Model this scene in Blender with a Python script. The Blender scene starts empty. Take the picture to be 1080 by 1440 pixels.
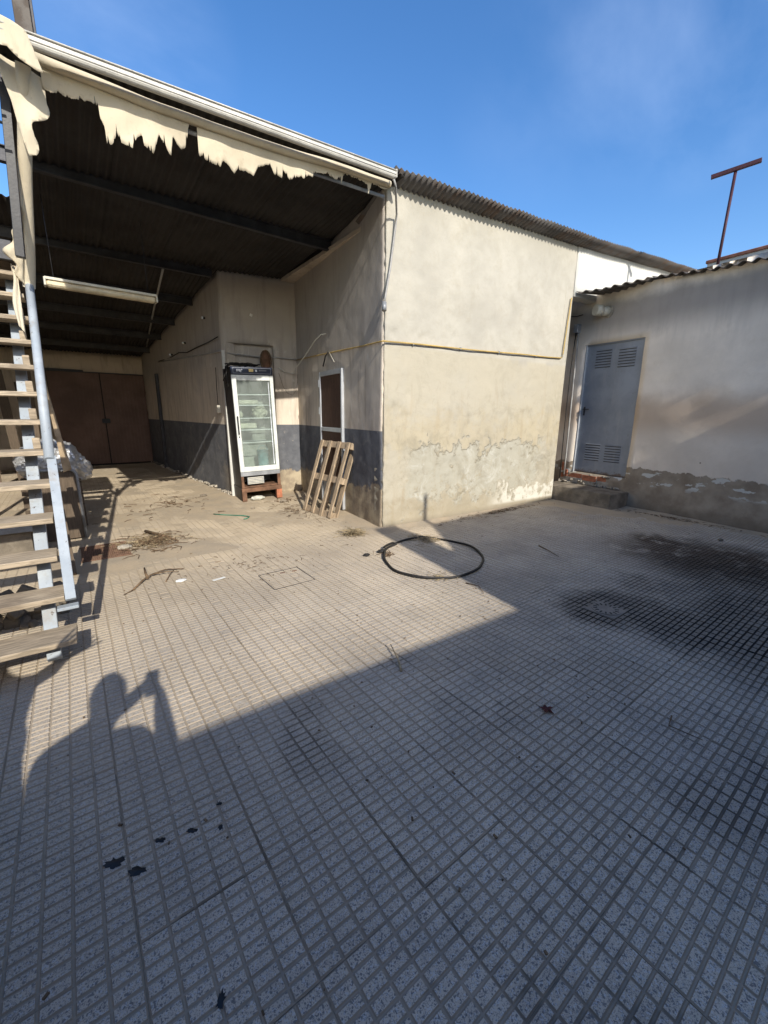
import bpy, bmesh, math, random
from mathutils import Vector, Matrix, noise as mnoise
R = math.radians
random.seed(7)
sc = bpy.context.scene
COL = sc.collection

# ------------------------------------------------------------------ camera
CAM = Vector((-3.346, -4.487, 1.5695))
CR = Vector((0.80023214, -0.59959004, 0.01096845))
CD = Vector((-0.13033744, -0.19174733, -0.97275131))
CF = Vector((0.58535517, 0.77699726, -0.23159141))
cd = bpy.data.cameras.new('camera')
cam = bpy.data.objects.new('camera', cd); COL.objects.link(cam)
m3 = Matrix((CR, -CD, -CF)).transposed()
cam.matrix_world = Matrix.Translation(CAM) @ m3.to_4x4()
cd.sensor_fit = 'VERTICAL'; cd.sensor_height = 36.0; cd.lens = 580.47 / 1440 * 36
cd.clip_start = 0.02; cd.clip_end = 2000
sc.camera = cam

# ------------------------------------------------------------------ light
SUN_AZ, SUN_EL = 9.0, 31.0          # light travels towards +Y and a little +X
w = bpy.data.worlds.new('World'); sc.world = w; w.use_nodes = True
wt = w.node_tree; wt.nodes.clear()
sky = wt.nodes.new('ShaderNodeTexSky'); sky.sky_type = 'NISHITA'; sky.sun_disc = False
sky.sun_elevation = R(SUN_EL); sky.sun_rotation = R(180 + SUN_AZ)
sky.altitude = 300; sky.air_density = 1.0; sky.dust_density = 1.3; sky.ozone_density = 1.6
bg = wt.nodes.new('ShaderNodeBackground'); bg.inputs['Strength'].default_value = 0.143
wo = wt.nodes.new('ShaderNodeOutputWorld')
tc = wt.nodes.new('ShaderNodeTexCoord')
mp = wt.nodes.new('ShaderNodeMapping'); mp.inputs['Rotation'].default_value = (0.3, -0.35, 0.9); mp.inputs['Scale'].default_value = (1.6, 4.5, 4.5)
mp.inputs['Location'].default_value = (2.2, 8.9, 4.6)
nz = wt.nodes.new('ShaderNodeTexNoise'); nz.inputs['Scale'].default_value = 1.35; nz.inputs['Detail'].default_value = 6; nz.inputs['Roughness'].default_value = 0.55
nz.inputs['Distortion'].default_value = 0.15
rp = wt.nodes.new('ShaderNodeValToRGB'); rp.color_ramp.elements[0].position = 0.34; rp.color_ramp.elements[1].position = 0.72
rp.color_ramp.elements[0].color = (0, 0, 0, 1); rp.color_ramp.elements[1].color = (0.34, 0.34, 0.34, 1)
mx = wt.nodes.new('ShaderNodeMix'); mx.data_type = 'RGBA'; mx.inputs[7].default_value = (5.0, 5.8, 7.4, 1)
L_ = wt.links.new
L_(tc.outputs['Generated'], mp.inputs[0]); L_(mp.outputs[0], nz.inputs['Vector']); L_(nz.outputs[0], rp.inputs[0])
hs = wt.nodes.new('ShaderNodeHueSaturation'); hs.inputs['Saturation'].default_value = 1.30; hs.inputs['Hue'].default_value = .505; hs.inputs['Value'].default_value = .86
L_(sky.outputs[0], hs.inputs['Color']); L_(hs.outputs[0], mx.inputs[6])
# thin cirrus stands in a few parts of the sky only
acc = None
for dv, c0, c1, k_ in (((.752, .347, .56), .975, .999, .30), ((.815, .297, .498), .985, .999, .30), ((.70, .50, .51), .985, .999, .10), ((.14, .837, .529), .985, .999, .35), ((-.6, .2, .75), .90, .99, .7), ((.1, -.8, .55), .92, .99, .6), ((-.7, -.6, .4), .92, .99, .6)):
    dt = wt.nodes.new('ShaderNodeVectorMath'); dt.operation = 'DOT_PRODUCT'; L_(tc.outputs['Generated'], dt.inputs[0]); dt.inputs[1].default_value = Vector(dv).normalized()
    mr = wt.nodes.new('ShaderNodeMapRange'); mr.interpolation_type = 'SMOOTHSTEP'; mr.inputs['From Min'].default_value = c0; mr.inputs['From Max'].default_value = c1; mr.inputs['To Max'].default_value = k_
    L_(dt.outputs['Value'], mr.inputs['Value'])
    if acc is None: acc = mr.outputs[0]
    else:
        ad = wt.nodes.new('ShaderNodeMath'); ad.operation = 'MAXIMUM'; L_(acc, ad.inputs[0]); L_(mr.outputs[0], ad.inputs[1]); acc = ad.outputs[0]
ml = wt.nodes.new('ShaderNodeMath'); ml.operation = 'MULTIPLY'; L_(acc, ml.inputs[0]); L_(rp.outputs[0], ml.inputs[1]); L_(ml.outputs[0], mx.inputs[0]); L_(mx.outputs[2], bg.inputs[0]); L_(bg.outputs[0], wo.inputs[0])

sl = bpy.data.lights.new('sun', 'SUN'); sl.energy = 3.05; sl.angle = R(0.53); sl.color = (1.0, 0.95, 0.86)
so = bpy.data.objects.new('sun', sl); COL.objects.link(so); so.location = (0, -10, 20)
D = Vector((math.sin(R(SUN_AZ)) * math.cos(R(SUN_EL)), math.cos(R(SUN_AZ)) * math.cos(R(SUN_EL)), -math.sin(R(SUN_EL))))
so.rotation_euler = D.to_track_quat('-Z', 'Y').to_euler()
sc.view_settings.view_transform = 'Standard'; sc.view_settings.look = 'None'
sc.view_settings.exposure = 0.97; sc.view_settings.gamma = 1.0; sc.view_settings.use_curve_mapping = False

# ------------------------------------------------------------------ node helpers
class G:
    def __init__(s, name):
        s.m = bpy.data.materials.new(name); s.m.use_nodes = True
        s.t = s.m.node_tree; s.b = s.t.nodes['Principled BSDF']; s.out = s.t.nodes['Material Output']
        s._pos = None
    def n(s, typ): return s.t.nodes.new('ShaderNode' + typ)
    def put(s, inp, v):
        if isinstance(v, bpy.types.NodeSocket): s.t.links.new(v, inp)
        elif isinstance(v, (tuple, list)) and len(v) == 3 and len(inp.default_value) == 4: inp.default_value = (*v, 1)
        else: inp.default_value = v
    @property
    def pos(s):
        if s._pos is None: s._pos = s.n('NewGeometry').outputs['Position']
        return s._pos
    def obj(s): return s.n('TexCoord').outputs['Object']
    def xyz(s, v=None):
        k = s.n('SeparateXYZ'); s.put(k.inputs[0], v or s.pos); return k.outputs
    def scale(s, v, sx, sy, sz):
        k = s.n('Mapping'); s.put(k.inputs[0], v); k.inputs['Scale'].default_value = (sx, sy, sz); return k.outputs[0]
    def noise(s, sc_, det=3, ro=0.55, v=None, dist=0.0, col=False):
        k = s.n('TexNoise'); s.put(k.inputs['Vector'], v or s.pos)
        k.inputs['Scale'].default_value = sc_; k.inputs['Detail'].default_value = det; k.inputs['Roughness'].default_value = ro
        k.inputs['Distortion'].default_value = dist; return k.outputs[1 if col else 0]
    def voro(s, sc_, v=None, out='Distance', rnd=1.0):
        k = s.n('TexVoronoi'); s.put(k.inputs['Vector'], v or s.pos); k.inputs['Scale'].default_value = sc_
        k.inputs['Randomness'].default_value = rnd; return k.outputs[out]
    def ma(s, op, a, b=0.0, c=0.0, clamp=False):
        k = s.n('Math'); k.operation = op; k.use_clamp = clamp
        s.put(k.inputs[0], a); s.put(k.inputs[1], b); s.put(k.inputs[2], c); return k.outputs[0]
    def ss(s, v, lo, hi, t0=0.0, t1=1.0):     # smooth map range
        k = s.n('MapRange'); k.interpolation_type = 'SMOOTHSTEP'
        s.put(k.inputs['Value'], v); k.inputs['From Min'].default_value = lo; k.inputs['From Max'].default_value = hi
        k.inputs['To Min'].default_value = t0; k.inputs['To Max'].default_value = t1; return k.outputs['Result']
    def mix(s, f, a, b, mode='MIX'):
        k = s.n('Mix'); k.data_type = 'RGBA'; k.blend_type = mode
        s.put(k.inputs[0], f); s.put(k.inputs[6], a); s.put(k.inputs[7], b); return k.outputs[2]
    def blob(s, cx, cy, rx, ry, ang=0.0, soft=0.35):   # soft ellipse on the ground, 1 inside
        k = s.n('Mapping'); k.vector_type = 'TEXTURE'; s.put(k.inputs[0], s.wpos)
        k.inputs['Location'].default_value = (cx, cy, 0); k.inputs['Rotation'].default_value = (0, 0, R(ang)); k.inputs['Scale'].default_value = (rx, ry, 1000)
        l = s.n('VectorMath'); l.operation = 'LENGTH'; s.put(l.inputs[0], k.outputs[0])
        return s.ss(l.outputs['Value'], 1 - soft, 1 + soft, 1, 0)
    def warp(s, sc_=3, amt=0.3):
        n_ = s.noise(sc_, 4, 0.6, col=True)
        a = s.n('VectorMath'); a.operation = 'SUBTRACT'; s.put(a.inputs[0], n_); a.inputs[1].default_value = (.5, .5, .5)
        b = s.n('VectorMath'); b.operation = 'SCALE'; s.put(b.inputs[0], a.outputs[0]); b.inputs['Scale'].default_value = amt
        c = s.n('VectorMath'); c.operation = 'ADD'; s.put(c.inputs[0], b.outputs[0]); s.put(c.inputs[1], s.pos)
        s.wpos = c.outputs[0]; return s.wpos
    def bump(s, h, dist=0.004, st=1.0):
        k = s.n('Bump'); k.inputs['Strength'].default_value = st; k.inputs['Distance'].default_value = dist
        s.put(k.inputs['Height'], h); s.t.links.new(k.outputs[0], s.b.inputs['Normal'])
    def done(s, col, rough=0.8, metal=0.0, spec=0.3):
        s.put(s.b.inputs['Base Color'], col); s.put(s.b.inputs['Roughness'], rough); s.put(s.b.inputs['Metallic'], metal)
        s.b.inputs['Specular IOR Level'].default_value = spec
        return s.m

def m_simple(name, col, rough=0.7, metal=0.0, var=0.25, sc_=6.0, spec=0.3, grime=(0.10, 0.08, 0.06), gr=0.3, bump=0.0015):
    g = G(name); n1 = g.noise(sc_, 5, 0.6); n2 = g.noise(sc_ * 7, 4, 0.65)
    c = g.mix(g.ss(n1, .35, .7), tuple(x * (1 - var) for x in col), tuple(min(1, x * (1 + var * .6)) for x in col))
    c = g.mix(g.ma('MULTIPLY', g.ss(n2, .55, .75), gr), c, grime)
    g.bump(n2, bump); return g.done(c, rough, metal, spec)

def m_plaster(name, base, kind):
    """kind: 'sun' storeroom front, 'dado' walls with painted slate band, 'plain' interior, 'right' right building, 'white'"""
    g = G(name); X = g.xyz(); x, y, z = X[0], X[1], X[2]
    vs = g.scale(g.pos, 1, 1, 0.35)
    big = g.noise(1.1, 5, 0.6); med = g.noise(4.5, 6, 0.65); fine = g.noise(34, 5, 0.7); run = g.noise(5.5, 4, 0.6, v=g.scale(g.pos, 1.6, 1.6, 0.22))
    c = g.mix(g.ss(big, .32, .68), tuple(v * .86 for v in base), tuple(min(.85, v * 1.06) for v in base))
    c = g.mix(g.ss(med, .5, .75, 0, .28), c, tuple(v * f for v, f in zip(base, (.74, .70, .62))))
    c = g.mix(g.ss(fine, .55, .8, 0, .25), c, tuple(v * .68 for v in base))
    rough = 0.9
    hgt = g.ma('ADD', g.ma('MULTIPLY', med, .9), g.ma('MULTIPLY', fine, .25))
    if kind == 'sun':
        low = g.ss(z, 2.45, 2.40)                                   # lower half is an older, yellower coat
        c = g.mix(g.ma('MULTIPLY', low, g.ss(big, .25, .6, .35, 1)), c, (.40, .36, .275))
        c = g.mix(g.ma('MULTIPLY', g.ss(run, .52, .72, 0, .5), g.ss(z, 2.5, 1.4)), c, (.33, .27, .18))
        zj = g.ma('ADD', z, g.ma('MULTIPLY', g.ma('SUBTRACT', med, .5), 1.5))
        ochre = g.ma('MULTIPLY', g.ss(zj, .95, 1.25), g.ss(zj, 1.75, 1.3))
        c = g.mix(g.ma('MULTIPLY', ochre, .30), c, (.42, .33, .18))
        # repair patch of bare grey render with white salts
        xj = g.ma('ADD', x, g.ma('MULTIPLY', g.ma('SUBTRACT', med, .5), .9))
        pz = g.ma('MULTIPLY', g.ss(zj, .28, .42), g.ss(zj, 1.12, 1.04))
        px = g.ma('MULTIPLY', g.ss(xj, .3, .6), g.ss(xj, 3.5, 3.2))
        patch = g.ma('MULTIPLY', pz, px)
        c = g.mix(g.ma('MULTIPLY', patch, .6), c, (.36, .345, .28))
        c = g.mix(g.ma('MULTIPLY', patch, g.ss(g.noise(2.2, 9, .78, dist=1.4), .47, .72, 0, .8)), c, (.54, .53, .47))
        c = g.mix(g.ma('MULTIPLY', g.ss(g.noise(2.3, 7, .7, dist=.9), .46, .70, 0, .60), g.ss(z, 2.5, .9, .30, 1)), c, (.25, .225, .165))
        c = g.mix(g.ma('MULTIPLY', g.ss(g.noise(7.5, 6, .7, dist=.5), .52, .70, 0, .42), g.ss(z, 2.5, .9, .25, 1)), c, (.24, .21, .15))
        crack = g.ma('MULTIPLY', g.ma('MULTIPLY', g.ss(zj, 1.00, 1.05), g.ss(zj, 1.14, 1.06)), g.ma('MULTIPLY', px, .6))
        c = g.mix(g.ma('MULTIPLY', crack, .45), c, (.30, .27, .20))
        foot = g.ss(zj, .50, .12)
        c = g.mix(g.ma('MULTIPLY', foot, .6), c, (.31, .26, .175))
        salt = g.ma('MULTIPLY', g.ss(zj, .35, .2), g.ma('MULTIPLY', g.ss(x, 2.0, 2.6), g.ss(z, .06, .12)))
        c = g.mix(g.ma('MULTIPLY', salt, .9), c, (.58, .555, .47))
        c = g.mix(g.ma('MULTIPLY', g.ss(g.noise(9, 5, .7, dist=.8), .56, .66), g.ss(zj, 1.0, .5, 0, .6)), c, (.30, .25, .16))
        c = g.mix(g.ss(z, .10, .0, 0, .7), c, (.22, .19, .14))
        dl = g.ma('MULTIPLY', g.ma('MULTIPLY', g.ss(z, 2.28, 2.40), g.ss(z, 2.50, 2.42)), g.ss(g.noise(2.0, 3), .52, .68, 0, .6))
        c = g.mix(dl, c, (.33, .31, .27))
        hgt = g.ma('ADD', hgt, g.ma('MULTIPLY', patch, -.9))
    if kind == 'dado':
        # streaks over the cream coat, greyer towards the top
        c = g.mix(g.ss(run, .48, .72, 0, .6), c, (.30, .25, .20))
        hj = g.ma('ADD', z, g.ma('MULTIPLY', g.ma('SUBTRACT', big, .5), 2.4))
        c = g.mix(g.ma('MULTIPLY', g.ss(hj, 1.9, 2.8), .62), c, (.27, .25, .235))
        sal = g.ma('MULTIPLY', g.ss(g.noise(3.2, 7, .75, v=g.scale(g.pos, 1.3, 1.3, .4), dist=1), .57, .64), g.ss(z, 3.4, 2.2, 0, .6))
        c = g.mix(sal, c, (.60, .56, .48))
        sl_ = g.mix(g.ss(med, .35, .7), (.095, .098, .108), (.14, .143, .152))
        sl_ = g.mix(g.ss(g.noise(3.5, 8, .78, dist=.8), .52, .70, 0, .6), sl_, (.25, .235, .215)); sl_ = g.mix(g.ss(g.noise(14, 5, .7), .66, .70, 0, .7), sl_, (.36, .32, .26))
        band = g.ss(z, 1.345, 1.335)
        c = g.mix(band, c, sl_)
        fl = g.ma('ADD', z, g.ma('MULTIPLY', g.ma('SUBTRACT', g.noise(2.6, 6, .65), .5), .9))
        flake = g.ss(fl, .52, .47)
        flx = g.ma('MULTIPLY', flake, g.ss(x, -1.0, -.93))
        c = g.mix(flx, c, g.mix(g.ss(med, .4, .65), (.26, .21, .15), (.42, .35, .24)))
        hgt = g.ma('ADD', hgt, g.ma('MULTIPLY', flx, -.7))
    if kind == 'right':
        # measured down the wall: dark band under the eave, brown tide mark, damp broken render at the foot
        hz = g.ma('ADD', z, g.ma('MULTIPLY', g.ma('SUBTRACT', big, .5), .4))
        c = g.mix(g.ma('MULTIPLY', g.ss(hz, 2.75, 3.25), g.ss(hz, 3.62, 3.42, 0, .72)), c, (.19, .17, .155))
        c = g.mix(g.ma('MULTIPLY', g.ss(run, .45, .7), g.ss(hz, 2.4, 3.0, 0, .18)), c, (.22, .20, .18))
        tide = g.ma('MULTIPLY', g.ss(hz, 1.15, 1.55), g.ss(hz, 2.1, 1.7))
        c = g.mix(g.ma('MULTIPLY', tide, .62), c, (.40, .27, .17))
        c = g.mix(g.ma('MULTIPLY', g.ss(y, .0, -.4), g.ss(hz, 1.7, 1.2, 0, .25)), c, (.42, .34, .26))
        dz = g.ma('ADD', z, g.ma('MULTIPLY', g.ma('SUBTRACT', g.noise(4.2, 8, .72), .5), .26))
        foot = g.ss(dz, .70, .685)
        c = g.mix(foot, c, g.mix(g.ss(g.noise(3, 5, .6), .3, .7), (.23, .18, .13), (.38, .315, .235)))
        wp = g.ma('MULTIPLY', g.ma('MULTIPLY', g.ss(g.noise(3.2, 5, .6, v=g.scale(g.pos, 1, 1, 2.4)), .575, .60), foot), g.ss(z, .36, .5))
        c = g.mix(wp, c, (.56, .54, .48))
        c = g.mix(g.ma('MULTIPLY', g.ss(z, .22, .02), .5), c, (.12, .10, .075))
        sp = g.ss(g.voro(2.1), .03, .02)
        c = g.mix(g.ma('MULTIPLY', sp, .8), c, (.12, .09, .07))
        hgt = g.ma('ADD', hgt, g.ma('MULTIPLY', foot, -.5))
    if kind == 'plain':
        c = g.mix(g.ss(run, .48, .7, 0, .5), c, (.22, .18, .14))
    g.bump(hgt, .011 if kind == 'sun' else .007, .9)
    return g.done(c, rough)

def m_wood(name, col, ax=0, dark=.5, gscale=9, grime=.35):
    g = G(name); o = g.n('TexCoord').outputs['Object']
    s_ = [9, 9, 9]; s_[ax] = .9
    ri = g.n('ObjectInfo').outputs['Random']
    off = g.n('VectorMath'); off.operation = 'ADD'; g.put(off.inputs[0], o)
    cx = g.n('CombineXYZ'); g.put(cx.inputs[0], g.ma('MULTIPLY', ri, 17.0)); g.put(cx.inputs[1], g.ma('MULTIPLY', ri, 5.0)); g.put(off.inputs[1], cx.outputs[0])
    v = g.scale(off.outputs[0], *s_)
    n1 = g.noise(gscale, 6, .6, v=v, dist=.5); n2 = g.noise(2.2, 4, .6, v=off.outputs[0]); n3 = g.noise(60, 3, .6, v=v)
    c = g.mix(g.ss(n1, .36, .66), tuple(k * dark for k in col), col)
    c = g.mix(g.ss(n2, .48, .75, 0, grime), c, (.16, .12, .085))
    c = g.mix(g.ss(n3, .5, .8, 0, .3), c, tuple(k * .45 for k in col))
    c = g.mix(g.ss(g.voro(3.2, v=off.outputs[0]), .06, .03, 0, .8), c, (.07, .045, .03))
    c = g.mix(1.0, c, g.mix(ri, (.86, .84, .82), (1.08, 1.06, 1.04)), 'MULTIPLY')
    g.bump(n1, .002); return g.done(c, .8)

def m_corr(name, col, rust, amt=.5, rough=.55, metal=.3):
    g = G(name); n1 = g.noise(1.4, 6, .65); n2 = g.noise(7, 5, .7, v=g.scale(g.pos, 1, .35, 1)); n3 = g.noise(40, 3)
    ri = g.n('ObjectInfo').outputs['Random']
    c = g.mix(g.ss(n1, .4, .65), col, tuple(k * .6 for k in col))
    c = g.mix(g.ma('MULTIPLY', g.ss(g.ma('ADD', n2, g.ma('MULTIPLY', ri, .12)), .52, .68), amt), c, rust)
    c = g.mix(g.ss(n3, .55, .8, 0, .25), c, (.05, .045, .04))
    g.bump(n3, .001); return g.done(c, rough, metal)

def m_terrazzo(name, groove):
    g = G(name); g.warp(2.2, .5); P = g.xyz(g.wpos); p = g.xyz()
    ri = g.n('ObjectInfo').outputs['Random']
    tv = g.n('TexWhiteNoise'); tv.noise_dimensions = '2D'
    mpn = g.n('VectorMath'); mpn.operation = 'SNAP'
    ad = g.n('VectorMath'); ad.operation = 'ADD'; g.put(ad.inputs[0], g.pos); ad.inputs[1].default_value = (2.977 + 8, 3.322 + 8, 0)
    g.put(mpn.inputs[0], ad.outputs[0]); mpn.inputs[1].default_value = (.4, .4, 10); g.put(tv.inputs['Vector'], mpn.outputs[0])
    tone = g.mix(tv.outputs['Value'], (.455, .385, .295), (.545, .468, .37))
    if groove:
        tone = g.mix(tv.outputs['Value'], (.285, .23, .17), (.35, .29, .22))
    big = g.noise(.9, 5, .6); med = g.noise(5, 5, .65)
    c = g.mix(g.ss(med, .45, .75, 0, .30), tone, tuple(.7 * v for v in (.25, .235, .21)))
    if not groove:
        vd = g.voro(210, out='Color'); vx = g.xyz(vd)
        c = g.mix(g.ss(vx[0], .84, .86, 0, .8), c, (.10, .10, .105))
        c = g.mix(g.ss(vx[1], .82, .84, 0, .75), c, (.50, .49, .47))
        vd2 = g.xyz(g.voro(430, out='Color'))
        c = g.mix(g.ss(vd2[0], .72, .74, 0, .6), c, (.13, .13, .135))
    if groove:      # dirt packed black in some of the joints between tiles
        fx = g.ma('FRACT', g.ma('MULTIPLY', g.ma('ADD', p[0], 2.977 + 8), 2.5)); fy = g.ma('FRACT', g.ma('MULTIPLY', g.ma('ADD', p[1], 3.322 + 8), 2.5))
        ex = g.ma('MINIMUM', fx, g.ma('SUBTRACT', 1.0, fx)); ey = g.ma('MINIMUM', fy, g.ma('SUBTRACT', 1.0, fy))
        gx_ = g.ma('MULTIPLY', g.ss(ex, .018, .010), g.ss(g.noise(1.9, 5, .65), .52, .64)); gy_ = g.ma('MULTIPLY', g.ss(ey, .018, .010), g.ss(g.noise(2.1, 5, .65, v=g.scale(g.pos, 1, 1.3, 2)), .53, .65))
        c = g.mix(g.ma('MULTIPLY', g.ma('MAXIMUM', gx_, gy_), .60), c, (.03, .026, .022))
    # tan dust lies over the shed half and along the wall
    y, x = p[1], p[0]
    dj = g.ma('ADD', y, g.ma('MULTIPLY', g.ma('SUBTRACT', big, .5), 2.2))
    dust = g.ss(dj, -1.9, .7)
    right = g.ss(x, .3, 1.2)
    dust = g.ma('MULTIPLY', dust, g.ma('SUBTRACT', 1.0, g.ma('MULTIPLY', right, .45)))
    c = g.mix(g.ma('MULTIPLY', dust, g.ss(med, .25, .6, .45, .95) if not groove else .95), c, (.40, .325, .225))
    sand = g.ma('MULTIPLY', g.ss(y, -4.2, -2.4), .22 if not groove else .45)
    c = g.mix(sand, c, (.42, .35, .255))
    # stains that belong to the floor: oily run-off round the drain, brown puddle marks by the right wall
    A = g.blob(2.35, -3.2, .75, 1.0, 20, .5); A2 = g.blob(2.6, -2.55, .28, .35, 0, .5); A3 = g.blob(1.7, -3.6, .9, .6, 0, .5)
    B1 = g.blob(.25, -3.5, .42, .60, 12, .45); B2 = g.blob(.75, -3.95, .95, .55, 15, .45); B3 = g.blob(.04, -3.05, .34, .26, 0, .45); B4 = g.blob(.9, -3.0, .3, .26, 0, .5)
    E1 = g.blob(-1.25, -4.3, .3, .2, 0, .5); S1 = g.blob(-2.57, -2.9, .13, .26, -12, .5)
    brown = g.ma('MAXIMUM', A, A2); black = g.ma('MAXIMUM', g.ma('MAXIMUM', B1, B2), g.ma('MAXIMUM', B3, g.ma('MULTIPLY', A3, .8)))
    small = g.ma('MAXIMUM', g.ma('MULTIPLY', B4, .7), g.ma('MAXIMUM', g.ma('MULTIPLY', E1, .7), g.ma('MULTIPLY', S1, .55)))
    br = g.ss(g.noise(4, 6, .7), .28, .50)
    k = (1.0, 1.0, .95) if groove else (.90, .62, .40)
    c = g.mix(g.ma('MULTIPLY', g.ma('MULTIPLY', brown, br), k[0]), c, (.055, .034, .02))
    c = g.mix(g.ma('MULTIPLY', g.ma('MULTIPLY', black, g.ss(br, 0, 1, .7, 1)), k[1]), c, (.009, .007, .006))
    c = g.mix(g.ma('MULTIPLY', g.ma('MULTIPLY', small, br), k[2]), c, (.04, .032, .028))
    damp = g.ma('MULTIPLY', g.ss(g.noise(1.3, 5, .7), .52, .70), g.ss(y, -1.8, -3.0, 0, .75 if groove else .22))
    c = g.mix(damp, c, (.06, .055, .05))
    c = g.mix(1.0, c, g.mix(g.ss(g.noise(.55, 6, .65), .33, .66), (.80, .80, .81), (1.12, 1.11, 1.09)), 'MULTIPLY')
    # fine black specks of dirt and moss
    spk = g.ss(g.voro(17), .055, .035); c = g.mix(g.ma('MULTIPLY', spk, g.ss(g.noise(3), .5, .6, 0, .9)), c, (.02, .018, .015))
    g.bump(g.noise(160, 3), .0012 if not groove else .003, .7)
    return g.done(c, g.ss(med, .3, .7, .55, .8) if not groove else .9, spec=.35)

# ------------------------------------------------------------------ materials
M = {}
M['plaster_sun'] = m_plaster('plaster_sunlit_front', (.405, .378, .315), 'sun')
M['plaster_dado'] = m_plaster('plaster_with_slate_band', (.60, .52, .42), 'dado')
M['plaster_plain'] = m_plaster('plaster_interior', (.50, .42, .33), 'plain')
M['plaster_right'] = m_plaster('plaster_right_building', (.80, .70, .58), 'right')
M['plaster_white'] = m_plaster('plaster_whitewashed', (.56, .55, .50), 'plainw')
M['pad'] = m_terrazzo('terrazzo_pad', False); M['groove'] = m_terrazzo('terrazzo_groove', True)
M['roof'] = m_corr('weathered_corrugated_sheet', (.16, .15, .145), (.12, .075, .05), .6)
M['roof_dark'] = m_corr('shade_dark_corrugated_sheet', (.045, .040, .036), (.03, .022, .016), .5, .8, 0)  # shade under the shed roof is put into this near-black colour
M['roof_r'] = m_corr('lichened_fibre_sheet', (.13, .115, .10), (.06, .045, .035), .7, .85, 0)
M['steel_dark'] = m_simple('dark_steel', (.055, .055, .06), .55, .4)
M['steel_grey'] = m_simple('grey_steel', (.30, .31, .32), .5, .3)
M['gutter'] = m_simple('white_gutter', (.50, .48, .43), .45, 0, .15, spec=.4, gr=.5)
M['pipe'] = m_simple('grey_conduit', (.33, .32, .30), .5, 0)
M['yellow'] = m_simple('ochre_pipe_paint', (.44, .31, .11), .6)
M['fabric'] = None
M['blue_paint'] = None
M['alu'] = m_simple('aluminium', (.58, .60, .62), .35, .5, .08, gr=.15)
M['brown_panel'] = m_wood('brown_door_panel', (.115, .062, .040), 2, .6)
M['pallet'] = m_wood('pallet_wood', (.46, .355, .24), 2, .5, 9, .5)
M['tread'] = m_wood('tread_wood', (.45, .37, .265), 0, .55, 9, .6)
g = G('grey_painted_steel_door'); n1 = g.noise(2.2, 5, .6); n2 = g.noise(14, 6, .7); zz_ = g.xyz()[2]
c = g.mix(g.ss(n1, .35, .7), (.20, .22, .25), (.27, .29, .32)); c = g.mix(g.ss(n2, .56, .72, 0, .3), c, (.13, .125, .12))
c = g.mix(g.ma('MULTIPLY', g.ss(g.noise(7, 4, .6, v=g.scale(g.pos, 1, 1, .2)), .52, .72, 0, .35), 1.0), c, (.33, .33, .33))
zr_ = g.ma('ADD', zz_, g.ma('MULTIPLY', g.ma('SUBTRACT', n2, .5), .25)); c = g.mix(g.ss(zr_, .58, .50, 0, .85), c, (.10, .05, .03))
g.bump(g.ma('ADD', g.noise(1.6, 2), g.ma('MULTIPLY', n2, .06)), .02, .5); M['door_grey'] = g.done(c, g.ss(n1, .3, .7, .35, .55), .05, .45)
M['dark'] = m_simple('dark_void', (.015, .014, .013), .9)
M['black_plastic'] = m_simple('black_plastic', (.018, .018, .02), .45)
M['black_rubber'] = m_simple('black_rubber', (.022, .020, .018), .6, gr=.5, grime=(.12, .09, .06))
M['white_paint'] = m_simple('white_enamel', (.60, .62, .58), .4, 0, .12, spec=.5, gr=.4, grime=(.25, .21, .15))
M['fridge_in'] = m_simple('cabinet_liner', (.40, .41, .385), .5, 0, .08)
M['fridge_side'] = m_simple('fridge_side', (.05, .047, .045), .5, .2)
M['rust_wood'] = m_simple('rusty_brown', (.16, .085, .05), .8, 0, .4)
M['gate'] = m_simple('brown_gate', (.17, .105, .08), .65, .1, .25, 1.5)
M['foil'] = m_simple('silver_sheeting', (.55, .55, .54), .42, .6, .15, bump=.002)
M['brick'] = m_simple('orange_brick', (.40, .15, .08), .85, 0, .3, 12)
M['mortar'] = m_simple('mortar', (.36, .32, .26), .95, 0, .3, 12, bump=.006)
M['concrete'] = m_simple('old_concrete_step', (.215, .18, .135), .92, 0, .38, 4, gr=.5, bump=.006)
M['pvc'] = m_simple('old_white_plastic', (.55, .52, .43), .5, 0, .12)
M['rust_grate'] = m_simple('rusty_red_iron', (.20, .115, .075), .85, .1, .3, 20)
M['drain'] = m_simple('drain_plastic', (.22, .19, .155), .7, gr=.6)
M['twig'] = m_simple('dry_twigs', (.16, .105, .06), .9, 0, .45, 20)
M['straw'] = m_simple('dry_straw', (.36, .28, .165), .9, 0, .4, 25)
M['red_leaf'] = m_simple('dried_red_leaf', (.085, .022, .018), .7, 0, .4, 40)
M['tar'] = m_simple('tar_black', (.008, .008, .008), .35, spec=.5, gr=0)
M['paper'] = m_simple('white_paper', (.78, .77, .72), .8, gr=.05)
M['green'] = m_simple('green_cord', (.05, .20, .13), .5)
M['board'] = m_wood('brown_board', (.12, .09, .062), 2, .7)
M['tan_cloth'] = m_simple('tan_cloth', (.36, .27, .17), .9)
M['lamp'] = m_simple('yellowed_diffuser', (.62, .53, .36), .5)
M['roofpost'] = m_simple('red_brown_iron', (.06, .022, .03), .6, .2)
M['sticker_yellow'] = m_simple('sticker_yellow', (.80, .62, .25), .5, gr=.02)
M['sticker_white'] = m_simple('sticker_white', (.80, .82, .85), .5, gr=.02)
M['header'] = m_simple('dark_blue_header', (.022, .030, .058), .4)
M['tub'] = m_simple('pale_blue_tub', (.25, .40, .44), .5)
M['bagp'] = m_simple('pale_plastic_bag', (.55, .54, .46), .5)
M['coping'] = m_simple('rust_red_coping', (.30, .13, .085), .9, 0, .35)
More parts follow.
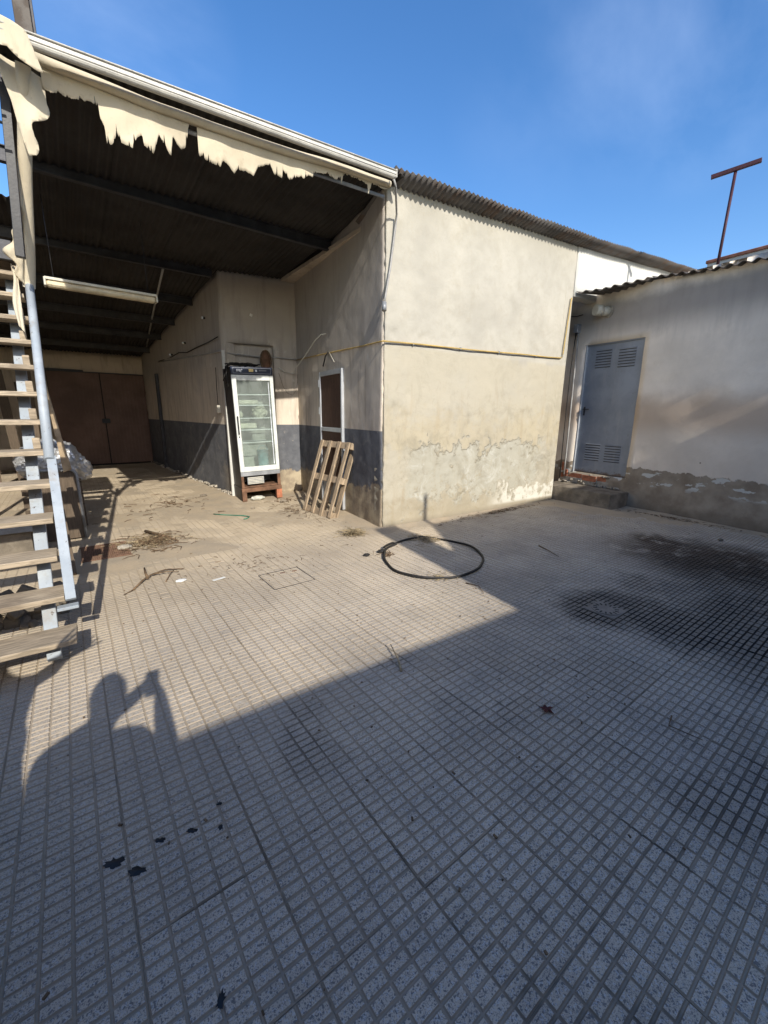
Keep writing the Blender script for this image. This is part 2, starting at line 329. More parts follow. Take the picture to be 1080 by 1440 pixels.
M['skin'] = m_simple('skin', (.42, .24, .16), .55, gr=0); M['shirt'] = m_simple('shirt', (.05, .07, .12), .9, gr=0)
M['jeans'] = m_simple('jeans', (.05, .06, .10), .9, gr=0); M['hair'] = m_simple('hair', (.02, .014, .01), .6, gr=0)
M['leaf'] = m_simple('caster_leaf', (.05, .10, .05), .5, gr=.1)
M['render_back'] = m_simple('back_building_render', (.50, .46, .38), .9, 0, .12, 1.2)

g = G('old_awning_vinyl'); n1 = g.noise(3, 5, .6, v=g.scale(g.pos, 1, 1, .4)); n2 = g.noise(30, 5, .7)
c = g.mix(g.ss(n1, .4, .7), (.66, .58, .43), (.56, .49, .36)); c = g.mix(g.ss(n2, .56, .8, 0, .35), c, (.28, .21, .13))
c = g.mix(g.ss(g.noise(2.2, 6, .7), .60, .72, 0, .4), c, (.36, .28, .18))
g.bump(g.ma('ADD', n1, g.ma('MULTIPLY', g.noise(9, 5, .6, v=g.scale(g.pos, 1.5, 1.5, .3)), .5)), .02, .8); M['fabric'] = g.done(c, .8)
tl = g.n('BsdfTranslucent'); g.put(tl.inputs[0], c); mss = g.n('MixShader'); mss.inputs[0].default_value = .22; g.t.links.new(g.b.outputs[0], mss.inputs[1]); g.t.links.new(tl.outputs[0], mss.inputs[2]); g.t.links.new(mss.outputs[0], g.out.inputs[0])
g = G('pale_blue_flaking_paint'); n1 = g.noise(5, 5, .6); n2 = g.noise(26, 6, .75, dist=.5)
c = g.mix(g.ss(n1, .4, .7), (.29, .325, .355), (.37, .405, .43)); c = g.mix(g.ss(n2, .63, .65), c, (.06, .038, .028)); c = g.mix(g.ss(g.noise(9, 5, .7), .5, .72, 0, .5), c, (.26, .22, .17))
g.bump(n2, .002); M['blue_paint'] = g.done(c, .5, spec=.4)
g = G('dusty_glass'); tr = g.n('BsdfTransparent'); tr.inputs[0].default_value = (.84, .88, .85, 1); gl = g.n('BsdfGlossy'); gl.inputs['Roughness'].default_value = .05
df = g.n('BsdfDiffuse'); df.inputs[0].default_value = (.62, .66, .62, 1)
fr = g.n('Fresnel'); fr.inputs[0].default_value = 1.5; ms = g.n('MixShader'); ms2 = g.n('MixShader')
g.t.links.new(fr.outputs[0], ms.inputs[0]); g.t.links.new(tr.outputs[0], ms.inputs[1]); g.t.links.new(gl.outputs[0], ms.inputs[2])
g.put(ms2.inputs[0], g.ss(g.noise(3, 5, .7), .3, .8, .07, .18)); g.t.links.new(ms.outputs[0], ms2.inputs[1]); g.t.links.new(df.outputs[0], ms2.inputs[2])
g.t.links.new(ms2.outputs[0], g.out.inputs[0]); M['glass'] = g.m
g = G('tan_dust'); n1 = g.noise(2.2, 6, .65); n2 = g.noise(45, 5, .7); n3 = g.noise(12, 5, .7)
c = g.mix(g.ss(n1, .35, .7), (.42, .335, .23), (.34, .285, .21)); c = g.mix(g.ss(n2, .5, .75, 0, .45), c, (.21, .165, .115)); c = g.mix(g.ss(n3, .58, .7, 0, .4), c, (.25, .20, .145))
g.bump(g.ma('ADD', n3, g.ma('MULTIPLY', n2, .5)), .006); M['dust'] = g.done(c, .95)
M['earth'] = m_simple('earth_bed', (.16, .14, .115), .95)
M['land'] = m_simple('dry_land', (.30, .25, .18), .95, 0, .3, .2)

# ------------------------------------------------------------------ mesh helpers
def link(name, me, mat, parent=None):
    o = bpy.data.objects.new(name, me); COL.objects.link(o)
    if mat is not None:
        for mm in (mat if isinstance(mat, (list, tuple)) else [mat]): me.materials.append(mm)
    if parent is not None: o.parent = parent
    return o
def from_bm(name, bm, mat, parent=None, smooth=False):
    me = bpy.data.meshes.new(name); bm.to_mesh(me); bm.free()
    if smooth:
        for p_ in me.polygons: p_.use_smooth = True
    return link(name, me, mat, parent)
def tag(o, label=None, cat=None, group=None, kind=None):
    if label: o['label'] = label
    if cat: o['category'] = cat
    if group: o['group'] = group
    if kind: o['kind'] = kind
    return o
def empty(name, loc, label, cat, rz=0, group=None):
    o = bpy.data.objects.new(name, None); COL.objects.link(o); o.empty_display_size = .1
    o.location = loc; o.rotation_euler = (0, 0, rz); return tag(o, label, cat, group)
def add_box(bm, c, s, rot=None, bev=0.0, mi=0):
    b2 = bmesh.new(); bmesh.ops.create_cube(b2, size=1); bmesh.ops.scale(b2, vec=s, verts=b2.verts)
    if bev: bmesh.ops.bevel(b2, geom=b2.edges[:], offset=bev, segments=1, affect='EDGES')
    if rot is not None: bmesh.ops.rotate(b2, matrix=rot, verts=b2.verts)
    bmesh.ops.translate(b2, vec=c, verts=b2.verts)
    for f in b2.faces: f.material_index = mi
    me = bpy.data.meshes.new('t'); b2.to_mesh(me); b2.free(); bm.from_mesh(me); bpy.data.meshes.remove(me)
def box(name, c, s, mat, parent=None, rot=None, bev=0.003):
    bm = bmesh.new(); add_box(bm, (0, 0, 0), s, None, bev); o = from_bm(name, bm, mat, parent)
    o.location = c
    if rot is not None: o.rotation_euler = rot
    return o
def beam_between(name, a, b, wd, ht, mat, parent=None, bev=.003, roll=0):
    a, b = Vector(a), Vector(b); d = b - a
    o = box(name, (a + b) / 2, (wd, ht, d.length), mat, parent, None, bev)
    q = d.to_track_quat('Z', 'Y'); o.rotation_euler = (q @ Matrix.Rotation(roll, 3, 'Z').to_quaternion()).to_euler(); return o
def add_tube(bm, pts, r, n=10, closed=False, taper=None, cap=True):
    pts = [Vector(p_) for p_ in pts]; rings = []
    for i, p_ in enumerate(pts):
        a = pts[i - 1] if (i > 0 or closed) else pts[i]; b = pts[(i + 1) % len(pts)] if (i < len(pts) - 1 or closed) else pts[i]
        t = (b - a).normalized(); up = Vector((0, 0, 1)) if abs(t.z) < .95 else Vector((1, 0, 0))
        u = t.cross(up).normalized(); v = u.cross(t)
        rr = r if taper is None else r * (1 + (taper - 1) * i / max(1, len(pts) - 1))
        rings.append([bm.verts.new(p_ + u * math.cos(2 * math.pi * k / n) * rr + v * math.sin(2 * math.pi * k / n) * rr) for k in range(n)])
    for i in range(len(rings) - (0 if closed else 1)):
        A, B = rings[i], rings[(i + 1) % len(rings)]
        for k in range(n): bm.faces.new((A[k], A[(k + 1) % n], B[(k + 1) % n], B[k])).smooth = True
    if cap and not closed: bm.faces.new(rings[0]); bm.faces.new(rings[-1][::-1])
def tube(name, pts, r, mat, parent=None, n=10, closed=False, taper=None):
    bm = bmesh.new(); add_tube(bm, pts, r, n, closed, taper); bmesh.ops.recalc_face_normals(bm, faces=bm.faces)
    return from_bm(name, bm, mat, parent)
def nz3(x, y, z=0.0): return mnoise.noise(Vector((x, y, z)))

def flake(s, z):
    n = nz3(s * 1.7, z * 1.7, 9) + .6 * nz3(s * 4.1, z * 4.1, 3) + .35 * nz3(s * 9.5, z * 9.5, 6) + .2 * nz3(s * 21, z * 21, 2)
    b = max(0, 1 - abs(z - .62) / .62) * 1.1 + (.35 if z < .22 else 0) - .72
    return -.009 * max(0, min(1, (n + b) * 9)) + .003 * max(0, nz3(s * 13, z * 13, 1)) * (1 if z < 1.3 else .2)
def wall(name, A, B, z0, z1, th, mat, parent=None, holes=(), step=.12, disp=.006, seed=0.0, edge=.0, extra=None):
    """Rendered wall with a slightly uneven face; the face looks to the right of A->B; holes (s0,s1,z0,z1)."""
    A = Vector((*A, 0)); B = Vector((*B, 0)); d = B - A; Ln = d.length; d /= Ln; nrm = Vector((d.y, -d.x, 0))
    zt = z1 if callable(z1) else (lambda s: z1); zm = max(zt(0), zt(Ln))
    S = {0.0, Ln}; Zs = {z0, zm}
    for h in holes: S |= {h[0], h[1]}; Zs |= {h[2], h[3]}
    def fill(vals, lo, hi):
        vals = sorted(v for v in vals if lo - 1e-6 <= v <= hi + 1e-6); out = []
        for a, b in zip(vals, vals[1:]):
            k = max(1, int(round((b - a) / step))); out += [a + (b - a) * i / k for i in range(k)]
        return out + [vals[-1]]
    Sv = fill(S, 0, Ln); Zv = fill(Zs, z0, zm); bm = bmesh.new(); V = {}
    fixed = {round(v, 4) for h in holes for v in h}
    for i, s in enumerate(Sv):
        for j, z in enumerate(Zv):
            zz = z if holes else z0 + (z - z0) * (zt(s) - z0) / (zm - z0)
            if holes and z == Zv[-1]: zz = zt(s)
            k = disp * (nz3(s * 1.3 + seed, zz * 1.3, seed) * 1.6 + nz3(s * 5 + seed, zz * 5, 3.1) * .7 + nz3(s * 14, zz * 14, seed) * .3)
            if extra: k += extra(s, zz)
            e = 0.0
            if edge and (i == 0 or i == len(Sv) - 1): e = edge * (abs(nz3(zz * 7 + seed, s, 4)) * 1.5)
            ds = e * (1 if i == 0 else -1)
            V[i, j] = bm.verts.new(A + d * (s + ds) + nrm * (k - e) + Vector((0, 0, zz)))
    for i in range(len(Sv) - 1):
        for j in range(len(Zv) - 1):
            sm, zc = (Sv[i] + Sv[i + 1]) / 2, (Zv[j] + Zv[j + 1]) / 2
            if any(h[0] < sm < h[1] and h[2] < zc < h[3] for h in holes): continue
            bm.faces.new((V[i, j], V[i + 1, j], V[i + 1, j + 1], V[i, j + 1])).smooth = True
    loose = [v for v in bm.verts if not v.link_faces]; bmesh.ops.delete(bm, geom=loose, context='VERTS')
    # thickness: extrude back
    src = bm.faces[:]; res = bmesh.ops.extrude_face_region(bm, geom=src)
    ev = [e for e in res['geom'] if isinstance(e, bmesh.types.BMVert)]
    bmesh.ops.translate(bm, vec=-nrm * th, verts=ev)
    for f in bm.faces:
        if abs(f.normal.dot(nrm)) < .5: f.smooth = False
    bmesh.ops.recalc_face_normals(bm, faces=bm.faces)
    me = bpy.data.meshes.new(name); bm.to_mesh(me); bm.free()
    return link(name, me, mat, parent)

def corr(name, o, u, d, width, length, pitch, amp, mat, parent=None, t=.002, rows=5, per=8, jag=0.0, seed=0):
    """corrugated sheet: waves along u, flutes along d, from edge point o; wavy in u, given length along d"""
    o, u, d = Vector(o), Vector(u).normalized(), Vector(d).normalized(); n_ = u.cross(d).normalized()
    if n_.z < 0: n_ = -n_
    N = max(2, int(round(width / pitch * per))); bm = bmesh.new(); top = []; bot = []
    for i in range(N + 1):
        s = width * i / N; hgt = amp * math.cos(2 * math.pi * s / pitch)
        jj = jag * nz3(s * 3, seed * 1.7)
        rt, rb = [], []
        for k in range(rows + 1):
            f = k / rows; sag = .006 * nz3(s * .8 + seed, f * 3, 2.0)
            p_ = o + u * s + d * (length * f + (jj if k == 0 else 0)) + n_ * (hgt + sag)
            rt.append(bm.verts.new(p_ + n_ * t)); rb.append(bm.verts.new(p_ - n_ * t))
        top.append(rt); bot.append(rb)
    for i in range(N):
        for k in range(rows):
            bm.faces.new((top[i][k], top[i + 1][k], top[i + 1][k + 1], top[i][k + 1])).smooth = True
            bm.faces.new((bot[i][k], bot[i][k + 1], bot[i + 1][k + 1], bot[i + 1][k])).smooth = True
        for k in (0, rows):
            bm.faces.new((top[i][k], bot[i][k], bot[i + 1][k], top[i + 1][k]))
    for i in (0, N):
        for k in range(rows): bm.faces.new((top[i][k], top[i][k + 1], bot[i][k + 1], bot[i][k]))
    bmesh.ops.recalc_face_normals(bm, faces=bm.faces)
    return from_bm(name, bm, mat, parent)

# ------------------------------------------------------------------ ground
land = bmesh.new(); bmesh.ops.create_grid(land, x_segments=8, y_segments=8, size=600)
o = from_bm('ground', land, M['land']); o.location = (0, 0, -.16); tag(o, 'dry tan land stretching past the yard to the horizon', None, kind='structure')
bed = bmesh.new(); add_box(bed, (0, 0, -.06), (20, 26, .085)); o = from_bm('courtyard_floor', bed, M['earth']); o.location = (0, .5, 0)
tag(o, 'paved courtyard floor of ribbed terrazzo tiles', None, kind='structure'); floor = o

def tile_mesh(name, seed):
    rnd = random.Random(seed); bm = bmesh.new(); gap = .0009; H = .2
    zb = -.0052
    a = H - gap
    def quad(pts, mi):
        f = bm.faces.new([bm.verts.new(p_) for p_ in pts]); f.material_index = mi; return f
    quad([(-a, -a, zb), (a, -a, zb), (a, a, zb), (-a, a, zb)], 1)
    for (p0, p1) in (((-a, -a), (a, -a)), ((a, -a), (a, a)), ((a, a), (-a, a)), ((-a, a), (-a, -a))):
        quad([(p0[0], p0[1], -.018), (p1[0], p1[1], -.018), (p1[0], p1[1], zb), (p0[0], p0[1], zb)], 1)
    for i in range(5):
        for j in range(10):
            cx, cy = -.2 + .08 * (i + .5), -.2 + .04 * (j + .5)
            top = -rnd.random() * .0007 - (.0034 if rnd.random() < .025 else 0)
            hx, hy = 0.0374, .0174; tx, ty = .0350 - rnd.random() * .0016, .0149 - rnd.random() * .0014
            b = [(cx - hx, cy - hy), (cx + hx, cy - hy), (cx + hx, cy + hy), (cx - hx, cy + hy)]
            t = [(cx - tx, cy - ty), (cx + tx, cy - ty), (cx + tx, cy + ty), (cx - tx, cy + ty)]
            bv = [bm.verts.new((*p_, zb)) for p_ in b]; tv = [bm.verts.new((*p_, top)) for p_ in t]
            f = bm.faces.new(tv); f.material_index = 0
            for k in range(4):
                f = bm.faces.new((bv[k], bv[(k + 1) % 4], tv[(k + 1) % 4], tv[k])); f.material_index = 0 if rnd.random() < .0 else 1
    me = bpy.data.meshes.new(name); bm.to_mesh(me); bm.free()
    me.materials.append(M['pad']); me.materials.append(M['groove']); return me
TM = [tile_mesh('paving_tile', s) for s in range(1, 11)]
def project(p_):
    v = p_ - CAM; zc = v.dot(CF)
    if zc < .05: return None
    return 540 + 580.47 * v.dot(CR) / zc, 720 + 580.47 * v.dot(CD) / zc, zc
cells = []
for i in range(-8, 20):
    for j in range(-8, 35):
        cx, cy = -2.977 + .4 * (i + .5), -3.322 + .4 * (j + .5)
        if cx < -5.9 or cx > 4.75 or cy > 10.3 or cy < -6: continue
        if cx > .55 and cy > .35 and cx < 3.6: continue
        q = project(Vector((cx, cy, 0))); vis = q is not None and -60 < q[0] < 1140 and 500 < q[1] < 1560
        cells.append(((q[2] if vis else 1000) + (0 if vis else abs(cx + 3) + abs(cy + 4)), cx, cy))
cells.sort()
DR = (.035, -3.08)          # drain sits in the middle of the pads
single = cells[:300]; rest = cells[300:]
for k, (_, cx, cy) in enumerate(single):
    o = bpy.data.objects.new('paving_tile', TM[random.randrange(10)]); COL.objects.link(o); o.parent = floor
    o.location = (cx - floor.location.x, cy - floor.location.y, random.uniform(-.0012, .0012)); o.rotation_euler = (random.gauss(0, .0022), random.gauss(0, .0022), random.gauss(0, .003) + random.choice((0, math.pi)))
vs, fs, mi = [], [], []
for _, cx, cy in rest:
    me = TM[random.randrange(10)]; b0 = len(vs); dz = random.uniform(-.0012, .0012)
    vs += [(v.co.x + cx - floor.location.x, v.co.y + cy - floor.location.y, v.co.z + dz) for v in me.vertices]
    for p_ in me.polygons: fs.append([b0 + q for q in p_.vertices]); mi.append(p_.material_index)
me = bpy.data.meshes.new('paving_tiles_beyond'); me.from_pydata(vs, [], fs); me.polygons.foreach_set('material_index', mi)
me.materials.append(M['pad']); me.materials.append(M['groove']); me.update()
o = link('paving_tiles_beyond', me, None, floor); o['kind'] = 'stuff'

# dust sheet: fills the grooves, in places buries the tiles
def seg_d(px, py, ax, ay, bx, by):
    vx, vy = bx - ax, by - ay; t = max(0, min(1, ((px - ax) * vx + (py - ay) * vy) / (vx * vx + vy * vy)))
    return math.hypot(px - ax - t * vx, py - ay - t * vy)
x0, x1, y0, y1, st = -6.0, 4.7, -4.2, 10.3, .045
nx, ny = int((x1 - x0) / st), int((y1 - y0) / st); vs = []; fs = []
for j in range(ny + 1):
    for i in range(nx + 1):
        x, y = x0 + i * st, y0 + j * st
        n1 = nz3(x * .9, y * .9, 1.0); n2 = nz3(x * 3.3, y * 3.3, 2.0); n3 = nz3(x * 11, y * 11, 5)
        z = -.0095
        a = max(0, min(1, (y + .9 + n1 * 1.0) / 2.0)) * max(0, min(1, (1.2 - x) / 1.0))      # shed side
        z += a * (.0078 + .0045 * n2 + .0018 * n3)
        dw = min(seg_d(x, y, 0, 0, 3.9, -.24), seg_d(x, y, 3.85, -.2, 3.85, -1.3), seg_d(x, y, 4.42, -1.3, 4.2, -3.4), seg_d(x, y, 0, 0, .35, 3.3) + .1)
        z += max(0, 1 - dw / .55) * (.013 + .006 * n2) + max(0, 1 - dw / .09) * .012
        dw2 = seg_d(x, y, 3.6, -1.2, 3.95, -2.0); z += max(0, 1 - dw2 / 1.1) * (.010 + .006 * n2)
        dl = seg_d(x, y, -.96, 3.5, -1.36, 10.1); z += max(0, 1 - dl / .5) * (.02 + .01 * n2)
        z += max(0, n1 - .12) * .010 * max(0, min(1, (y + 3.6) / 2.0))
        vs.append((x, y, z))
for j in range(ny):
    for i in range(nx):
        a = j * (nx + 1) + i; fs.append((a, a + 1, a + nx + 2, a + nx + 1))
me = bpy.data.meshes.new('dust'); me.from_pydata(vs, [], fs)
for p_ in me.polygons: p_.use_smooth = True
tag(link('dust', me, M['dust']), 'tan dust and sand lying over the paving and along the walls', 'dust', kind='stuff')

# ------------------------------------------------------------------ storeroom block (cream building in the middle)
ST = empty('storeroom', (0, 0, 0), 'cream rendered storeroom with peeling base, corrugated roof and slate painted band inside the shed', 'building')
roofz = lambda y: (4.17 - .065 * y) if y < 3.4 else 3.949 - .12 * (y - 3.4)
wall('wall', (.012, -.0007), (3.87, -.222), -.05, lambda s: 4.215 + .028 * s, .22, M['plaster_sun'], ST, step=.032, disp=.009, seed=1.3, edge=.014, extra=flake)['label'] = 'sunlit cream front wall with salt patches'
wall('wall', (.362, 3.37), (.002, 0.026), -.05, lambda s: roofz(3.37 - s) + .02, .2, M['plaster_dado'], ST, step=.05, disp=.008, seed=5.1, edge=.014, extra=lambda a_, z_: .6 * flake(a_ + 7, z_))['label'] = 'shaded side wall with slate painted band'
wall('wall', (3.87, -.222), (3.95, 1.6), -.05, 4.2, .2, M['plaster_sun'], ST, step=.25, seed=2)
wall('wall', (-.959, 3.498), (.44, 3.255), -.05, 3.97, .06, M['plaster_dado'], ST, holes=[(.055, .887, -.05, 2.78)], step=.1, disp=.004, seed=7)['label'] = 'end wall of the shed recess with slate band'
wall('wall', (-.95, 3.60), (.36, 3.37), -.05, 3.9, .12, M['plaster_dado'], ST, step=.12, disp=.004, seed=9)
wall('wall', (-1.364, 10.1), (-.959, 3.498), -.05, lambda s: roofz(10.1 - s * .998) + .02, .2, M['plaster_dado'], ST, step=.12, disp=.008, seed=11, edge=.01)['label'] = 'long inner wall of the shed with slate band'
# crumbled render along the foot of the long inner wall
bm = bmesh.new()
for k in range(120):
    t = random.random(); p_ = Vector((-.959, 3.498, 0)).lerp(Vector((-1.364, 10.1, 0)), t) + Vector((-random.random() * .05 - .01, 0, random.random() * .07))
    add_box(bm, p_, (random.uniform(.02, .06), random.uniform(.02, .07), random.uniform(.015, .05)), Matrix.Rotation(random.random() * 6, 3, 'Z'), .004)
o = from_bm('crumbled_render', bm, M['mortar'], ST); o['kind'] = 'stuff'
box('corner_jamb', (-.985, 3.44, 1.32), (.05, .05, 2.62), M['plaster_white'], ST)['label'] = 'whitish corner post behind the fridge'
u = Vector((math.cos(R(-3.3)), math.sin(R(-3.3)), 0)); nf = Vector((u.y, -u.x, 0))       # nf looks at the yard
rf = empty('roof', (0, 0, 0), None, None); rf.parent = ST
# store roof: sheets climb outwards past the wall
for k in range(5):
    p0 = u * (-.02 + .8 * k) + nf * .25 + Vector((0, 0, 4.258 + .035 * (.8 * k) + .002 * (k % 2)))
    corr('roof_sheet', p0, (u + Vector((0, 0, .035))).normalized(), (-nf + Vector((0, 0, -.28))).normalized(), .80, .95, .08, .014, M['roof'], rf, jag=.02, seed=k)
for k in range(6):
    s0 = 3.98 + .8 * k; dz = .055 * (s0 - 3.98)
    uu = (u + Vector((0, 0, .055))).normalized()
    p0 = u * s0 + nf * .25 + Vector((0, 0, 4.398 + dz + .002 * (k % 2)))
    corr('roof_sheet', p0, uu, (-nf + Vector((0, 0, -.28))).normalized(), .80, .95, .08, .014, M['roof'], rf, jag=.02, seed=k + 9)
# whitewashed wall over the passage
A2 = u * 3.875 + nf * .012; B2 = u * 8.9 + nf * .012
wall('wall', (A2.x, A2.y), (B2.x, B2.y), 3.56, lambda s: 4.325 + .055 * s, .18, M['plaster_white'], ST, step=.25, disp=.006, seed=20)['label'] = 'bright whitewashed wall above the grey door building'
wall('wall', (3.9, 1.5), (5.2, 1.4), -.05, 4.2, .1, M['plaster_plain'], ST, step=.4)  # closure behind the passage, added unseen to stop light leaking in
# rear and right walls so that the block is closed
wall('wall', (8.9, -.5), (9.1, 3.4), -.05, 4.2, .15, M['plaster_plain'], ST, step=.6)
bm = bmesh.new(); add_box(bm, (4.6, 2.55, 3.93), (9.0, 4.0, .05), Matrix.Rotation(R(-1), 3, 'Z')); o = from_bm('ceiling_slab', bm, M['plaster_plain'], ST)
# inner door in the side wall
di = Vector((.107, .994, 0)); ni = Vector((-.994, .107, 0))                              # along the wall, and out of it
dr = empty('inner_door', (0, 0, 0), None, None); dr.parent = ST
def ip(s, off, z): p_ = di * s + ni * off; return Vector((p_.x, p_.y, z))
def ibox(name, s0, s1, z0_, z1_, o0, o1, mat, par):
    c = ip((s0 + s1) / 2, (o0 + o1) / 2, (z0_ + z1_) / 2); return box(name, c, (abs(o1 - o0), abs(s1 - s0), z1_ - z0_), mat, par, (0, 0, math.atan2(-.107, .994)), .002)
fr_ = ibox('door_frame', 1.188, 1.226, .03, 2.24, 0, .045, M['alu'], dr); ibox('door_frame', 2.049, 2.09, .03, 2.24, 0, .045, M['alu'], dr); ibox('door_frame', 1.227, 2.048, 2.17, 2.24, 0, .043, M['alu'], dr)
ibox('door_panel', 1.227, 2.048, 1.34, 2.168, .005, .025, M['brown_panel'], dr); ibox('door_panel', 1.227, 2.048, .42, 1.27, .005, .025, M['brown_panel'], dr)
ibox('door_rail', 1.227, 2.048, 1.272, 1.338, .015, .04, M['alu'], dr); ibox('kick_panel', 1.227, 2.048, .04, .418, .005, .03, M['steel_grey'], dr)
for z in (2.0, 1.55, .5): ibox('hinge', 2.092, 2.12, z, z + .12, .02, .05, M['alu'], dr)
dr['label'] = 'narrow inner door with aluminium frame and brown panels'

# ------------------------------------------------------------------ shed: roof, purlins, back wall, gate
SH = empty('shed_roof', (0, 3, 4), 'dark corrugated lean-to roof over the open shed, seen from below', 'roof')
k = 0
for s0 in [-3.42 + .8 * i for i in range(-4, 5)]:
    wdt = .80 if s0 < -.3 else .30
    deep = s0 < -3.5
    if not deep:
        p0 = u * s0 + nf * .28 + Vector((0, 0, 4.180 + .020 * s0 + .002 * (k % 2)))
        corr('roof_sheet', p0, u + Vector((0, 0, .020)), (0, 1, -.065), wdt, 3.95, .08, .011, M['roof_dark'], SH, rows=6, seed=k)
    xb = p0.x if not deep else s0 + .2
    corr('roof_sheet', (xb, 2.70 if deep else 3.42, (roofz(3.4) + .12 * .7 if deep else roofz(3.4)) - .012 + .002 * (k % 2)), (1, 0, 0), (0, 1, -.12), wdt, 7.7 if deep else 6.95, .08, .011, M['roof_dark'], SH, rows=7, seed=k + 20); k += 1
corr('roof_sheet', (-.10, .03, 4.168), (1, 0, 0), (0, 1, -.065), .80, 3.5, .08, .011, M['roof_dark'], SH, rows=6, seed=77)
for o in SH.children: o.location = -SH.location
for y in (1.52, 3.47, 4.92, 6.32, 7.6, 9.0):
    z = roofz(y) - .085; xr = .14 if y < 3 else -1.06
    pr = empty('purlin', (0, y, z), {1.52: 'steel purlin under the shed roof nearest the torn awning', 3.47: 'steel purlin running to the top of the recess wall', 4.92: 'steel purlin just above the hanging strip light', 6.32: 'fourth steel purlin back from the yard in the dark shed', 7.6: 'fifth steel purlin back, deep in the dark shed', 9.0: 'rearmost steel purlin next to the back wall of the shed'}[y], 'purlin', group='purlins under the shed roof')
    x0_ = -6.2 if y > 3 else -3.55
    box('web', ((x0_ + xr) / 2, 0, 0), (xr - x0_, .012, .12), M['steel_dark'], pr); box('flange', ((x0_ + xr) / 2, 0, -.066), (xr - x0_, .07, .012), M['steel_dark'], pr); box('flange', ((x0_ + xr) / 2, 0, .0655), (xr - x0_, .07, .011), M['steel_dark'], pr)
bw = wall('back_wall', (-6.2, 10.28), (-1.20, 10.1), -.05, 3.20, .2, M['plaster_plain'], None, holes=[(2.55, 4.95, -.05, 2.62)], step=.3, disp=.006, seed=30)
tag(bw, 'dim brown back wall of the shed above the double gate', 'wall')
lw = wall('side_wall', (-6.2, -.5), (-6.2, 10.3), -.05, 4.1, .2, M['plaster_plain'], None, step=.5); tag(lw, 'unlit left side wall of the shed behind the stair', 'wall')
gt = empty('double_gate', (-2.45, 10.2, 0), 'brown ribbed metal double gate at the dark end of the shed', 'gate')
for sx in (-1, 1):
    bm = bmesh.new(); add_box(bm, (sx * .60, 0, 1.32), (1.17, .02, 2.54))
    o = from_bm('gate_leaf', bm, M['gate'], gt)
    for q in range(13):
        box('rib', (sx * (.06 + q * .09), -.017, 1.32), (.035, .024, 2.50), M['gate'], o, None, .004)
    box('cross_bar', (sx * .6, -.036, 1.15), (1.15, .022, .05), M['gate'], o)
box('dark_backing', (0, .05, 1.3), (2.42, .03, 2.62), M['dark'], gt); box('latch', (.01, -.045, 1.28), (.20, .04, .12), M['black_plastic'], gt); box('gate_header', (0, -.02, 2.63), (2.4, .05, .06), M['steel_dark'], gt)  # dark backing is added behind the leaves to block daylight in the gaps
t = box('steel_post', (-1.30, 8.35, 1.28), (.07, .10, 2.5), M['steel_dark']); tag(t, 'dark steel post leaning on the inner wall near the gate', 'post')
t.rotation_euler = (.02, 0, 0)
# strip light and conduit
sl2 = empty('strip_light', (-2.755, 2.26, 3.06), 'yellowed fluorescent strip light hanging under the dark shed roof', 'light fitting', R(2))
bm = bmesh.new(); add_box(bm, (0, 0, -.03), (1.16, .12, .07), None, .02); from_bm('diffuser', bm, M['lamp'], sl2)
box('housing', (0, 0, .02), (1.18, .14, .03), M['pvc'], sl2); box('end_cap', (.59, 0, -.015), (.02, .13, .09), M['pvc'], sl2); box('end_cap', (-.59, 0, -.015), (.02, .13, .09), M['pvc'], sl2)
for x in (-.5, .5): tube('hanger', [(x, 0, .03), (x, 0, .93)], .004, M['steel_dark'], sl2)
t = tube('ceiling_conduit', [(-1.80, 3.5, 3.80), (-1.62, 5.9, 3.56), (-1.30, 9.6, 3.22)], .018, M['pipe']); tag(t, 'thin grey conduit running back under the shed roof past the strip light', 'conduit')
# wall conduits, cables and small fittings
def wp(s, off, z): p_ = u * s + nf * off; return Vector((p_.x, p_.y, z))
gp = empty('gas_pipe', (0, 0, 0), 'thin ochre painted pipe along the cream wall, turning up at its right end', 'pipe')
pts = [wp(-.03, .03, 2.46)] + [wp(s, .03 + .003 * math.sin(s * 5), 2.46 + .022 * s + .004 * math.sin(s * 3)) for s in [.3 * i for i in range(1, 12)]] + [wp(3.66, .03, 2.545), wp(3.70, .03, 2.56), wp(3.72, .03, 2.62), wp(3.76, .03, 3.1), wp(3.80, .03, 3.52)]
tube('front_run', pts, .011, M['yellow'], gp, 8)
tube('side_run', [wp(-.03, .03, 2.46), ip(.0, .035, 2.46), ip(.5, .03, 2.47), ip(1.4, .028, 2.50), ip(2.4, .03, 2.53), ip(3.2, .03, 2.55)], .010, M['yellow'], gp, 8)
for s in (.45, 1.3, 2.1, 3.0): box('clip', wp(s, .02, 2.46 + .022 * s), (.02, .04, .035), M['steel_grey'], gp)
pe = tube('recess_conduit', [(.33, 3.22, 2.56), (-.06, 3.30, 2.575), (-.15, 3.39, 2.57), (-.9, 3.52, 2.60), (-1.0, 3.50, 2.62), (-1.03, 4.5, 2.66), (-1.15, 6.5, 2.74), (-1.24, 8.2, 2.82)], .012, M['pipe']); tag(pe, 'old brown grey conduit crossing the recess wall and the long inner wall', 'conduit')
cb = tube('black_cable', [(-1.02, 3.55, 2.86 - .0), (-1.03, 4.2, 2.84), (-1.06, 4.8, 2.83), (-1.10, 5.6, 2.80), (-1.13, 6.2, 2.86), (-1.17, 7.0, 2.82), (-1.24, 8.1, 2.83)], .010, M['black_rubber'], n=6); tag(cb, 'sagging black cable clipped above the conduit on the inner wall', 'cable')
